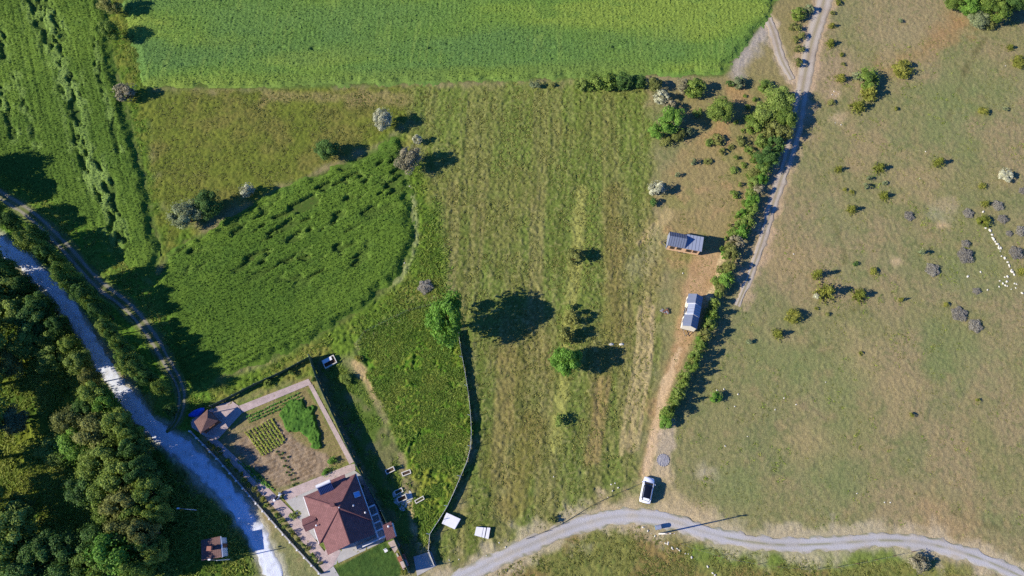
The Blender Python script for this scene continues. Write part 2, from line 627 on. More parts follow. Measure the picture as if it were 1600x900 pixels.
def terrain(x, y):
    """height and colour of the open ground"""
    n20 = fbm(x, y, 22, 3, 3)
    n6 = fbm(x, y, 6, 5, 3)
    n2 = fbm(x, y, 2.2, 9, 3)
    n05 = vn(x, y, 0.55, 14)
    n03 = vn(x, y, 0.3, 21)
    n6b = fbm(x, y, 7, 41, 3)
    # pasture on the right is the base
    col = np.empty((len(x), 3), dtype=np.float32)
    col[:] = lin('#837f55')
    mixc(col, sstep(0.38, 0.60, n20 * 0.55 + n6 * 0.45) * 0.85, lin('#938362'))
    mixc(col, sstep(0.5, 0.72, n6b) * 0.45, lin('#70794e'))
    mixc(col, sstep(0.62, 0.8, n2) * 0.5, lin('#95845f'))
    mixc(col, sstep(0.62, 0.8, n05) * 0.4, lin('#5f6a40'))
    mixc(col, sstep(0.7, 0.9, n03) * 0.4, lin('#9a9068'))
    amp = np.full(x.shape, 0.11, dtype=np.float32)
    z = np.zeros(x.shape, dtype=np.float32)

    def zone(key, w=1.6, j=2.2):
        sd = poly_sd_box(x, y, POLY[key])
        return sstep(-w, w, sd + (n2 - 0.5) * 2 * j)

    col *= 0.92
    # reddish bare strip on the upper pasture
    d = seg_dist_box(x, y, PP([(1385, 98), (1440, 80), (1470, 55), (1495, 38)]))
    mixc(col, sstep(4.2, 0.2, d + (n2 - 0.5) * 6) * 0.6, lin('#9c7852'))
    for c, r, hx in (((1470, 352), 1.8, '#b59b78'), ((1405, 408), 1.6, '#b09a78'), ((1305, 145), 2.4, '#b79c80'), ((1308, 185), 2.2, '#ad9878'),
                     ((1100, 738), 2.6, '#a59a80'), ((1462, 335), 2.8, '#8e8a6a'), ((1480, 320), 2.5, '#9a8d6c'), ((1345, 560), 6, '#93855f'),
                     ((1400, 615), 6, '#93835f'), ((1260, 700), 5, '#94855f'), ((1480, 830), 9, '#97815f'), ((1230, 400), 7, '#94825f'), ((1300, 120), 7, '#948266'),
                     ((1400, 60), 10, '#8f8260'), ((1350, 230), 8, '#93815f'), ((1430, 280), 7, '#93825f')):
        cx, cy = P(*c)
        dd = np.sqrt((x - cx) ** 2 + (y - cy) ** 2)
        mixc(col, sstep(r, r * 0.2, dd + (n2 - 0.5) * r * 1.6) * 0.8, lin(hx))
    for c, r in (((1470, 150), 9), ((1480, 210), 9), ((1560, 150), 8), ((1300, 350), 7), ((1330, 420), 6), ((1520, 430), 8), ((1300, 600), 9), ((1500, 560), 9), ((1200, 560), 8), ((1280, 760), 8), ((1150, 760), 6)):
        cx, cy = P(*c)
        dd = np.sqrt((x - cx) ** 2 + (y - cy) ** 2)
        mixc(col, sstep(r, r * 0.2, dd + (n2 - 0.5) * r * 1.3) * 0.4, lin('#6e7a4a'))
    # faint old wheel tracks on the pasture
    for tr in ([(1540, 60), (1510, 110), (1480, 190)], [(1530, 70), (1500, 120)], [(1300, 340), (1318, 390), (1320, 410)], [(1340, 480), (1290, 520), (1250, 560)],
               [(1580, 830), (1520, 815), (1490, 800)]):
        d = seg_dist_box(x, y, smooth_line(PP(tr), 2.0))
        mixc(col, sstep(0.7, 0.2, d) * 0.45 * sstep(0.3, 0.6, n2), lin('#5c5a38'))

    # corner of scrub where the track forks
    sd = poly_sd_box(x, y, PP([(1130, 118), (1190, 40), (1240, -40), (1300, -40), (1250, 140), (1230, 250), (1180, 260), (1090, 220), (1040, 150), (1100, 120)]))
    m = sstep(-1.5, 1.5, sd)
    mixc(col, m * 0.7, lin('#84794f'))
    d = seg_dist_box(x, y, PP([(1150, 110), (1175, 70), (1195, 45)]))
    mixc(col, sstep(3.0, 0.6, d + (n2 - 0.5) * 3) * 0.8, lin('#a1978f'))
    for c, r in (((1150, 150), 3.5), ((1130, 205), 3.5), ((1100, 240), 5), ((1120, 320), 7)):
        cx, cy = P(*c)
        dd = np.sqrt((x - cx) ** 2 + (y - cy) ** 2)
        mixc(col, sstep(r, r * 0.2, dd + (n2 - 0.5) * r * 1.6) * 0.6, lin('#a5825c'))

    # grassy headland between the strip and the fields beside it
    sd = poly_sd_box(x, y, PP([(140, -40), (210, -40), (235, 130), (240, 240), (262, 340), (300, 352), (310, 372), (250, 410), (220, 280), (180, 120)]))
    m = sstep(-1.2, 1.2, sd + (n2 - 0.5) * 2)
    mc0 = np.empty_like(col)
    mc0[:] = lin('#587028')
    mixc(mc0, sstep(0.45, 0.7, n2) * 0.7, lin('#757634'))
    mixc(mc0, sstep(0.6, 0.8, n05) * 0.5, lin('#3d5520'))
    col += (mc0 - col) * m[:, None]
    amp += (0.3 - amp) * m

    # meadow between the two crops
    m = zone('meadow')
    mc = np.empty_like(col)
    mc[:] = lin('#656e2c')
    mixc(mc, sstep(0.42, 0.66, n6) * 0.7, lin('#736c3a'))
    mixc(mc, sstep(0.55, 0.75, n2) * 0.6, lin('#6f7630'))
    mixc(mc, sstep(0.6, 0.8, n05) * 0.4, lin('#475422'))
    d = seg_dist_box(x, y, PP([(420, 150), (560, 152), (640, 155), (690, 150)]))
    mixc(mc, sstep(2.6, 0.5, d + (n2 - 0.5) * 3) * 0.55, lin('#93805a'))
    col += (mc - col) * m[:, None]
    amp += (0.20 - amp) * m

    # central field: mown rows, brownish
    m = zone('field')
    rows = vn(x, y, 0.9, 61, ROW_E, 14.0)
    rows2 = vn(x, y, 2.6, 67, ROW_E, 10.0)
    mc[:] = lin('#677438')
    ph = -x * math.sin(ROW_E) + y * math.cos(ROW_E)
    st = 0.5 + 0.5 * np.sin((ph + (n6 - 0.5) * 2.2) * 2 * math.pi / 2.3)
    st2 = 0.5 + 0.5 * np.sin((ph + (n2 - 0.5) * 0.8) * 2 * math.pi / 0.95)
    mixc(mc, sstep(0.55, 0.9, st) * 0.4 * sstep(0.35, 0.6, n6b), lin('#868254'))
    mixc(mc, sstep(0.5, 0.9, st2) * 0.3 * sstep(0.35, 0.6, n6), lin('#5d6932'))
    mixc(mc, sstep(0.40, 0.70, rows2) * 0.75, lin('#7d774a'))
    mixc(mc, sstep(0.5, 0.75, n6) * 0.4, lin('#7a6e44'))
    mixc(mc, sstep(0.55, 0.8, rows) * 0.5, lin('#535f28'))
    mixc(mc, sstep(0.55, 0.75, n05) * 0.45, lin('#4c5826'))
    mixc(mc, sstep(0.68, 0.85, n03) * 0.4, lin('#9a9060'))
    yy = sstep(40, 90, y)
    mixc(mc, yy * 0.35, lin('#6c7c34'))
    for ln, w, hx, s in (([(908, 300), (903, 380), (893, 470), (883, 560), (878, 620), (868, 700)], 1.5, '#90904f', 0.95),
                         ([(925, 300), (918, 400), (905, 480)], 0.9, '#6f8036', 0.5),
                         ([(955, 300), (960, 420), (955, 540), (935, 640)], 2.4, '#7f6a42', 0.35),
                         ([(1010, 470), (1005, 560), (992, 640), (985, 700)], 1.2, '#a3916a', 0.75),
                         ([(1028, 360), (1015, 460), (1010, 520)], 2.6, '#8f8157', 0.6),
                         ([(1020, 480), (1016, 560), (1004, 640), (996, 700)], 0.6, '#b09c74', 0.8), ([(1000, 480), (994, 560), (980, 640), (970, 710)], 0.6, '#a5946c', 0.7),
                         ([(940, 590), (930, 660), (920, 720)], 1.0, '#8e7a52', 0.6), ([(952, 590), (942, 660), (932, 720)], 0.7, '#8e7a52', 0.6),
                         ([(800, 560), (790, 650), (770, 740)], 3.0, '#7c6a40', 0.3), ([(830, 660), (820, 740), (800, 790)], 3.0, '#7c6a3c', 0.4)):
        d = seg_dist_box(x, y, smooth_line(PP(ln), 2.0))
        mixc(mc, sstep(w, w * 0.3, d + (n2 - 0.5) * w * 0.9) * s, lin(hx))
    col += (mc - col) * m[:, None]
    amp += (0.26 - amp) * m
    z += m * ((rows - 0.5) * 0.10 + (st2 - 0.5) * 0.05 * n6 + (st - 0.5) * 0.03)

    # overgrown plot with weeds
    m = zone('weeds')
    mc[:] = lin('#557424')
    mixc(mc, sstep(0.45, 0.65, n6) * 0.7, lin('#77762f'))
    mixc(mc, sstep(0.5, 0.7, n2) * 0.6, lin('#48701f'))
    mixc(mc, sstep(0.62, 0.8, n05) * 0.7, lin('#82863a'))
    mixc(mc, sstep(0.35, 0.2, n05) * 0.7, lin('#2f481c'))
    col += (mc - col) * m[:, None]
    amp += (0.5 - amp) * m

    # rough grass between fields, towards lane and compound
    rough = zone('strip') + zone('lodged')
    sd = poly_sd_box(x, y, PP([(240, 400), (300, 590), (340, 640), (490, 586), (540, 560), (650, 470), (700, 470), (700, 380), (668, 290), (640, 200), (600, 216), (640, 300), (630, 430), (430, 560), (300, 606)]))
    m = np.clip(sstep(-1.5, 1.5, sd + (n2 - 0.5) * 2), 0, 1)
    mc[:] = lin('#5d7429')
    mixc(mc, sstep(0.45, 0.7, n6), lin('#76773a'))
    mixc(mc, sstep(0.6, 0.8, n05) * 0.6, lin('#3f5720'))
    col += (mc - col) * m[:, None]
    amp += (0.35 - amp) * m
    # dry trodden line beside field edge and the cut bank behind the compound
    for ln, w, hx, s in (([(640, 290), (645, 330), (650, 370), (640, 415), (620, 440)], 0.9, '#8c9260', 0.8),
                         ([(556, 568), (572, 600), (574, 640), (585, 690), (592, 710)], 1.3, '#b39a70', 0.85),
                         ([(640, 790), (648, 830), (656, 862)], 0.8, '#ab9670', 0.85), ([(560, 540), (610, 505), (650, 485)], 1.2, '#85805a', 0.6)):
        d = seg_dist_box(x, y, smooth_line(PP(ln), 1.5))
        mixc(col, sstep(w, w * 0.3, d + (n2 - 0.5) * w * 1.5) * s, lin(hx))

    # the crop strips: soil and shaded stems between the plants
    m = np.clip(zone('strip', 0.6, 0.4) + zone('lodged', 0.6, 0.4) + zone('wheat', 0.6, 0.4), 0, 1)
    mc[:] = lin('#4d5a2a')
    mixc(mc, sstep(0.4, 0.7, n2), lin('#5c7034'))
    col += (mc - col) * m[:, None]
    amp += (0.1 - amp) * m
    # grass verge left of lane and between lane and strip
    d = road_field(x, y, 'lane')
    m = sstep(6.5, 3.5, d + (n2 - 0.5) * 4)
    mc[:] = lin('#5a7a2a')
    mixc(mc, sstep(0.4, 0.65, n2) * 0.7, lin('#6c7e34'))
    mixc(mc, sstep(0.62, 0.8, n05) * 0.6, lin('#3c5a20'))
    col += (mc - col) * m[:, None]
    amp += (0.3 - amp) * m

    # woodland floor
    m = zone('forest', 2, 2)
    mc[:] = lin('#4d6424')
    mixc(mc, sstep(0.4, 0.65, n6), lin('#6f7a2c'))
    mixc(mc, sstep(0.55, 0.75, n2) * 0.7, lin('#39501e'))
    col += (mc - col) * m[:, None]
    amp += (0.45 - amp) * m

    # below the grey road
    m = zone('below', 1.5, 1)
    mc[:] = lin('#75753f')
    mixc(mc, sstep(0.45, 0.65, n6b), lin('#7f6e44'))
    mixc(mc, sstep(0.6, 0.8, n05) * 0.5, lin('#5a6832'))
    col += (mc - col) * m[:, None]
    amp += (0.18 - amp) * m
    d = seg_dist_box(x, y, PP([(1090, 862), (1200, 872), (1300, 874), (1420, 862)]))
    mixc(col, sstep(2.2, 0.8, d + (n2 - 0.5) * 1.5) * 0.7, lin('#647a34'))

    # cabins: dry trampled grass and bare earth
    m = zone('cabins', 2, 2)
    mc[:] = lin('#8c7d55')
    mixc(mc, sstep(0.45, 0.65, n6) * 0.6, lin('#7c7c48'))
    mixc(mc, sstep(0.6, 0.8, n2) * 0.6, lin('#a0845f'))
    col += (mc - col) * m[:, None]
    m = zone('dirtyard', 0.7, 0.8)
    mc[:] = lin('#b0906c')
    mixc(mc, sstep(0.45, 0.7, n2) * 0.6, lin('#9a7c58'))
    mixc(mc, sstep(0.6, 0.8, n6) * 0.5, lin('#8c8352'))
    col += (mc - col) * (m * 0.9)[:, None]
    amp += (0.06 - amp) * m
    for ln, w, hx, s in (([(1128, 400), (1122, 435), (1108, 465)], 0.9, '#cdb48c', 0.8), ([(1062, 545), (1044, 590), (1032, 630), (1024, 680), (1008, 742)], 1.0, '#c9ad8a', 0.75),
                         ([(1000, 380), (1030, 350), (1045, 335)], 1.4, '#b09a70', 0.6), ([(1042, 660), (1040, 700), (1035, 735)], 1.6, '#b3a08c', 0.7),
                         ([(1030, 370), (1010, 400), (1000, 420)], 3.0, '#8a8660', 0.5)):
        d = seg_dist_box(x, y, smooth_line(PP(ln), 1.5))
        mixc(col, sstep(w, w * 0.3, d + (n2 - 0.5) * w * 1.6) * s, lin(hx))

    # compound
    m = zone('behind', 0.6, 0.6)
    mc[:] = lin('#55682c')
    mixc(mc, sstep(0.4, 0.7, n2), lin('#6a6a44'))
    col += (mc - col) * m[:, None]
    m = zone('yard', 0.3, 0.1)
    mc[:] = lin('#67743a')
    mixc(mc, sstep(0.45, 0.65, n2), lin('#80794a'))
    col += (mc - col) * m[:, None]
    amp += (0.12 - amp) * m
    m = zone('garden', 0.3, 0.2)
    gr = 0.5 + 0.5 * np.sin((x * math.cos(GA) + y * math.sin(GA)) * 2 * math.pi / 0.62)
    mc[:] = lin('#80734e')
    mixc(mc, sstep(0.5, 0.7, n2) * 0.6, lin('#8c7c62'))
    mixc(mc, sstep(0.6, 0.9, gr) * 0.35 * sstep(0.4, 0.6, n6), lin('#6b7436'))
    col += (mc - col) * m[:, None]
    m = zone('soilA', 0.5, 1.0)
    mc[:] = lin('#8f7c68')
    mixc(mc, sstep(0.45, 0.7, n05) * 0.7, lin('#6e5b48'))
    mixc(mc, sstep(0.5, 0.9, gr) * 0.4, lin('#a08c78'))
    col += (mc - col) * (m * 0.92)[:, None]
    amp += (0.16 - amp) * m
    z += m * (gr - 0.5) * 0.12
    m = zone('lawn', 0.2, 0.05)
    mc[:] = lin('#3e5628')
    mixc(mc, sstep(0.4, 0.7, n2) * 0.6, lin('#334b24'))
    mixc(mc, sstep(0.55, 0.8, n05) * 0.5, lin('#50662e'))
    col += (mc - col) * m[:, None]
    amp += (0.14 - amp) * m

    # gravel spilling out along the roads
    for key, hx, reach, s in (('white', '#b8b2a6', 1.0, 0.6), ('grey', '#b3a48a', 2.6, 0.65), ('dirt', '#b59a80', 1.6, 0.6), ('lane', '#7d7558', 0.6, 0.5), ('side', '#b9a48c', 1.0, 0.6)):
        d = road_field(x, y, key)
        mixc(col, sstep(reach, 0.0, d + (n2 - 0.45) * reach * 2.2) * s, lin(hx))
        k = sstep(0.6, -0.3, d)
        amp *= 1 - k
        z -= 0.05 * k
    # forecourt of the track by the car
    for c, r in (((985, 795), 4.0), ((1050, 790), 4.5), ((1090, 805), 3.5), ((950, 790), 2.5), ((1015, 755), 2.0), ((1040, 740), 2.2)):
        cx, cy = P(*c)
        dd = np.sqrt((x - cx) ** 2 + (y - cy) ** 2)
        mixc(col, sstep(r, r * 0.25, dd + (n2 - 0.5) * r * 1.4) * 0.65, lin('#ae9a78'))
    far = sstep(125, 200, np.maximum(np.abs(x), np.abs(y - 50)))
    mixc(col, far, lin('#66743c'))
    amp *= 1 - far
    z += amp * (0.32 * (n05 - 0.5) + 0.8 * (n03 - 0.5) + 0.28 * (n2 - 0.5)) * 1.5
    col[:, 2] *= 0.92
    return z, col


GA = dirang((385, 640), (480, 600)) + math.pi / 2


def axis(lo, hi, step, ext):
    a = np.arange(lo, hi + step * 0.5, step)
    g = step * 1.35 ** np.arange(1, 26)
    e = np.cumsum(g)
    e = e[e < ext]
    return np.concatenate([(lo - e)[::-1], a, hi + e])


def grid_faces(nx, ny):
    i = np.arange(ny - 1)[:, None] * nx + np.arange(nx - 1)[None, :]
    i = i.ravel()
    return np.stack([i, i + 1, i + nx + 1, i + nx], 1)


ax_ = axis(-112, 112, 0.22, 2600)
ay_ = axis(-14, 110, 0.22, 2600)
GX, GY = np.meshgrid(ax_, ay_)
gx, gy = GX.ravel().astype(np.float32), GY.ravel().astype(np.float32)
gz, gcol = terrain(gx, gy)
g = link("ground", np_mesh("ground", np.stack([gx, gy, gz], 1), grid_faces(len(ax_), len(ay_)), gcol, False, M['ground']))
tag(g, kind='structure')
del GX, GY

# ------------------------------------------------------------------ roads and tracks
def road(name, key, colfn, z0=0.005, rough_edge=0.5, ncross=13, crown=0.03):
    c = ROADW[key]
    d = np.gradient(c[:, :2], axis=0)
    d /= np.linalg.norm(d, axis=1)[:, None]
    nrm = np.stack([-d[:, 1], d[:, 0]], 1)
    t = np.linspace(-1, 1, ncross)
    X = c[:, 0][:, None] + nrm[:, 0][:, None] * t[None] * c[:, 2][:, None]
    Y = c[:, 1][:, None] + nrm[:, 1][:, None] * t[None] * c[:, 2][:, None]
    jit = (fbm(X.ravel(), Y.ravel(), 1.1, 77, 3).reshape(X.shape) - 0.5) * 2 * rough_edge
    e = np.abs(t)[None] ** 3 * np.sign(t)[None]
    X = X + nrm[:, 0][:, None] * jit * e * 1.6
    Y = Y + nrm[:, 1][:, None] * jit * e * 1.6
    x, y = X.ravel().astype(np.float32), Y.ravel().astype(np.float32)
    T = np.broadcast_to(t[None], X.shape).ravel()
    n1 = fbm(x, y, 1.6, 5, 3)
    zz = z0 + crown * (1 - T ** 2) + (n1 - 0.5) * 0.05
    zz = np.where(np.abs(T) > 0.99, -0.06, zz)
    col = colfn(x, y, T, n1)
    o = link(name, np_mesh(name, np.stack([x, y, zz], 1), grid_faces(ncross, len(c))[:, ::-1], col, True, M['gravel']))
    tag(o, kind='structure')
    return o


def c_white(x, y, t, n):
    c = np.empty((len(x), 3), dtype=np.float32)
    c[:] = lin('#d3d7dd')
    mixc(c, sstep(0.5, 0.75, n) * 0.5, lin('#c2bebb'))
    a = np.abs(np.abs(t) - 0.45)
    mixc(c, sstep(0.3, 0.05, a) * 0.4, lin('#dcdfe4'))
    mixc(c, sstep(0.7, 1.0, np.abs(t) + (fbm(x, y, 0.8, 93, 2) - 0.5) * 0.8) * 0.7, lin('#7c7a55'))
    mixc(c, sstep(0.62, 0.75, fbm(x, y, 0.8, 8, 2)) * 0.35, lin('#8f8a7a'))
    mixc(c, sstep(0.75, 1.0, np.abs(t)) * 0.4, lin('#9a937e'))
    return c


def c_grey(x, y, t, n):
    c = np.empty((len(x), 3), dtype=np.float32)
    c[:] = lin('#aeaaa4')
    mixc(c, sstep(0.45, 0.65, fbm(x, y, 4.0, 88, 3)) * 0.4, lin('#979083'))
    mixc(c, sstep(0.45, 0.7, n) * 0.5, lin('#b3a68f'))
    a = np.abs(np.abs(t) - 0.45)
    mixc(c, sstep(0.28, 0.05, a) * 0.45, lin('#aeabaa'))
    right = sstep(20, 34, x)
    gs = right * sstep(0.2, 0.05, np.abs(t + 0.02)) * sstep(0.45, 0.6, fbm(x, y, 2.5, 18, 2))
    mixc(c, gs * 0.8, lin('#7f7f52'))
    mixc(c, sstep(0.25, 0.05, np.abs(t)) * 0.35, lin('#8d8672'))
    mixc(c, sstep(0.62, 0.95, np.abs(t) + (fbm(x, y, 0.9, 91, 2) - 0.5) * 0.7) * 0.5, lin('#9f9072'))
    mixc(c, sstep(0.8, 1.0, np.abs(t) + (fbm(x, y, 0.7, 92, 2) - 0.5) * 0.8) * 0.7, lin('#767648'))
    return c


def c_dirt(x, y, t, n):
    c = np.empty((len(x), 3), dtype=np.float32)
    c[:] = lin('#a39680')
    a = np.abs(np.abs(t) - 0.5)
    mixc(c, sstep(0.3, 0.08, a) * 0.75, lin('#b9ae9d'))
    mixc(c, sstep(0.22, 0.05, np.abs(t)) * 0.6, lin('#8a8058'))
    mixc(c, sstep(0.5, 0.7, n) * 0.35, lin('#93806a'))
    mixc(c, sstep(0.25, 0.05, np.abs(t)) * 0.35 * sstep(60, 40, y), lin('#7d7850'))
    mixc(c, sstep(0.7, 1.0, np.abs(t)) * 0.5, lin('#94815e'))
    return c


def c_lane(x, y, t, n):
    c = np.empty((len(x), 3), dtype=np.float32)
    c[:] = lin('#66683e')
    a = np.abs(np.abs(t) - 0.5)
    mixc(c, sstep(0.28, 0.08, a) * 0.85, lin('#958f80'))
    mixc(c, sstep(0.24, 0.05, np.abs(t)) * 0.8, lin('#5b6c34'))
    mixc(c, sstep(0.5, 0.7, n) * 0.4, lin('#8c8468'))
    mixc(c, sstep(0.7, 0.95, np.abs(t)) * 0.95, lin('#5c7030'))
    mixc(c, sstep(24, 12, y) * 0.6, lin('#55682c'))
    return c


road("white_gravel_road", 'white', c_white)
road("grey_gravel_road", 'grey', c_grey)
road("dirt_track", 'dirt', c_dirt, rough_edge=0.4)
road("farm_lane", 'lane', c_lane, rough_edge=0.35)
road("side_track", 'side', c_dirt, rough_edge=0.4)


# ------------------------------------------------------------------ standing crops (stuff)
def crop(name, key, label, fn, step=0.22, edge=1.8, blades=0):
    pts = POLY[key] if isinstance(key, str) else key
    lo = np.maximum(pts.min(0), (-114, -10))
    hi = np.minimum(pts.max(0), (114, 112))
    xs = np.arange(lo[0], hi[0], step)
    ys = np.arange(lo[1], hi[1], step)
    A, B = np.meshgrid(xs, ys)
    x, y = A.ravel().astype(np.float32), B.ravel().astype(np.float32)
    sd = poly_sd(x, y, pts) + (fbm(x, y, 2.0, 52, 3) - 0.5) * 2.6
    h, col = fn(x, y, sd)
    col *= np.array([1.22, 1.14, 0.88], dtype=np.float32)
    h = h * sstep(0.0, edge, sd)
    zz = np.where(sd > 0, np.maximum(h, 0.01), -0.1)
    F = grid_faces(len(xs), len(ys))
    keep = (sd[F] > -step * 0.7).any(1) & (zz[F] > 0).any(1)
    F = F[keep]
    used = np.zeros(len(x), dtype=bool)
    used[F.ravel()] = True
    remap = np.cumsum(used) - 1
    V = np.stack([x, y, zz], 1)[used]
    jx = hash01(np.arange(len(V)), np.zeros(len(V)), 4) - 0.5
    jy = hash01(np.arange(len(V)), np.ones(len(V)), 4) - 0.5
    V[:, 0] += jx * step * 0.6
    V[:, 1] += jy * step * 0.6
    F = remap[F]
    C = col[used]
    if blades:                      # single leaves and ears standing proud of the canopy
        r = np.random.default_rng(len(V))
        bx = r.uniform(lo[0], hi[0], blades * 3).astype(np.float32)
        by = r.uniform(lo[1], hi[1], blades * 3).astype(np.float32)
        ok = poly_sd(bx, by, pts) > 0.4
        bx, by = bx[ok][:blades], by[ok][:blades]
        bs = poly_sd(bx, by, pts) + (fbm(bx, by, 2.0, 52, 3) - 0.5) * 2.6
        bh, bc = fn(bx, by, bs)
        bc *= np.array([1.22, 1.14, 0.88], dtype=np.float32)
        bh = bh * sstep(0.0, edge, bs)
        ok = bh > 0.08
        bx, by, bh, bc = bx[ok], by[ok], bh[ok], bc[ok]
        n = len(bx)
        nr = r.normal(size=(n, 3))
        nr[:, 2] = np.abs(nr[:, 2]) + 0.25
        nr /= np.linalg.norm(nr, axis=1)[:, None]
        t = r.normal(size=(n, 3))
        t -= nr * (t * nr).sum(1)[:, None]
        t /= np.linalg.norm(t, axis=1)[:, None]
        b = np.cross(nr, t)
        s = r.uniform(0.16, 0.34, n)[:, None]
        c = np.stack([bx, by, bh + r.uniform(-0.02, 0.1, n)], 1)
        Q = np.stack([c - t * s * .5, c - b * s * .2, c + t * s * .5, c + b * s * .2], 1).reshape(-1, 3)
        F = np.concatenate([F, np.arange(n * 4).reshape(n, 4) + len(V)])
        V = np.concatenate([V, Q])
        C = np.concatenate([C, np.repeat(bc * r.uniform(0.6, 1.5, n)[:, None], 4, 0)])
    o = link(name, np_mesh(name, V, F, C, False, M['crop']))
    tag(o, label, 'crop', None, 'stuff')
    return o


def f_wheat(x, y, sd):
    n10 = fbm(x, y, 9, 101, 3, 0.03, 4.0)
    n3 = fbm(x, y, 3, 103, 3, 0.05, 2.0)
    n05 = vn(x, y, 0.6, 105)
    n03 = hash01(np.floor(x * 4.5), np.floor(y * 4.5), 3)
    col = np.empty((len(x), 3), dtype=np.float32)
    col[:] = lin('#63803c')
    mixc(col, sstep(0.42, 0.62, n10) * 0.8, lin('#778b42'))
    mixc(col, sstep(0.5, 0.3, n10) * 0.7, lin('#567645'))
    mixc(col, sstep(0.55, 0.72, n3) * 0.5, lin('#57773c'))
    mixc(col, sstep(55, 105, x) * 0.5, lin('#80955a'))
    b1 = seg_dist_box(x, y, PP([(230, 95), (380, 82), (520, 72), (700, 72), (900, 72), (1050, 74)]), 10)
    mixc(col, sstep(6.0, 1.0, b1 + (n3 - 0.5) * 7) * 0.55, lin('#527244'))
    b2 = seg_dist_box(x, y, PP([(240, 135), (500, 130), (800, 118), (1000, 112)]), 10)
    mixc(col, sstep(3.0, 0.5, b2 + (n3 - 0.5) * 3) * 0.4, lin('#6c7c3c'))
    dr = 0.5 + 0.5 * np.sin((x + (n3 - 0.5) * 0.5) * 2 * math.pi / 0.9)
    h = 0.42 + 0.05 * (n3 - 0.5) + 0.03 * (n05 - 0.5) + 0.17 * (n03 - 0.5) + 0.03 * dr
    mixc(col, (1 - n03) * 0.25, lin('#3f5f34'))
    mixc(col, sstep(0.6, 0.9, vn(x, y, 0.7, 121, 1.5, 9.0)) * 0.25 * sstep(0.4, 0.6, n3), lin('#7f9650'))
    gp = vn(x, y, 1.1, 140, 0.1, 3.0) * sstep(2.5, 0.5, b1) + 0
    hole = sstep(0.80, 0.9, gp)
    h = h * (1 - 0.85 * hole)
    return h, col


def f_lodged(x, y, sd):
    n8 = fbm(x, y, 8, 201, 3)
    n2 = fbm(x, y, 2, 203, 3)
    n05 = vn(x, y, 0.6, 205)
    n03 = hash01(np.floor(x * 4.5), np.floor(y * 4.5), 5)
    rows = 0.5 + 0.5 * np.sin((-x * math.sin(ROW_D) + y * math.cos(ROW_D)) * 2 * math.pi / 1.3)
    col = np.empty((len(x), 3), dtype=np.float32)
    col[:] = lin('#4c682a')
    mixc(col, sstep(0.4, 0.65, n8) * 0.7, lin('#5b7630'))
    mixc(col, sstep(0.5, 0.75, n2) * 0.5, lin('#43602a'))
    zone_ = sstep(9, 3, seg_dist_box(x, y, PP([(400, 380), (460, 350), (520, 310), (590, 285)]), 14)) + \
        sstep(8, 2, seg_dist_box(x, y, PP([(470, 400), (530, 400)]), 12)) * 0.9 + sstep(4, 1, seg_dist_box(x, y, PP([(255, 400), (290, 395), (300, 405)]), 6))
    zone_ = np.clip(zone_, 0, 1)
    s = fbm(x, y, 0.95, 210, 2, ROW_D, 3.0)
    s = s + (n03 - 0.5) * 0.07
    hole = sstep(0.60, 0.65, s) * zone_
    lay = sstep(0.54, 0.63, s) * (1 - hole) * zone_
    mixc(col, lay * 0.45, lin('#7e9650'))
    r3 = 0.5 + 0.5 * np.sin((-x * math.sin(ROW_D) + y * math.cos(ROW_D) + (n2 - 0.5) * 0.3) * 2 * math.pi / 0.75)
    h = 0.58 + 0.03 * (n2 - 0.5) + 0.03 * (n05 - 0.5) + 0.16 * (n03 - 0.5) + 0.04 * rows + 0.07 * r3
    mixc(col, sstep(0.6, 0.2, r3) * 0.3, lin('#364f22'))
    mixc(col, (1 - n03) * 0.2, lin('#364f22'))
    h = h * (1 - 0.97 * hole) * (1 - 0.3 * lay)
    # drilled lines along the lower edge
    low = sstep(9, 2, sd) * sstep(0.55, 0.85, rows) * sstep(42, 30, y)
    h = h * (1 - 0.35 * low)
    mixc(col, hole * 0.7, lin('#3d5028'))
    return h, col


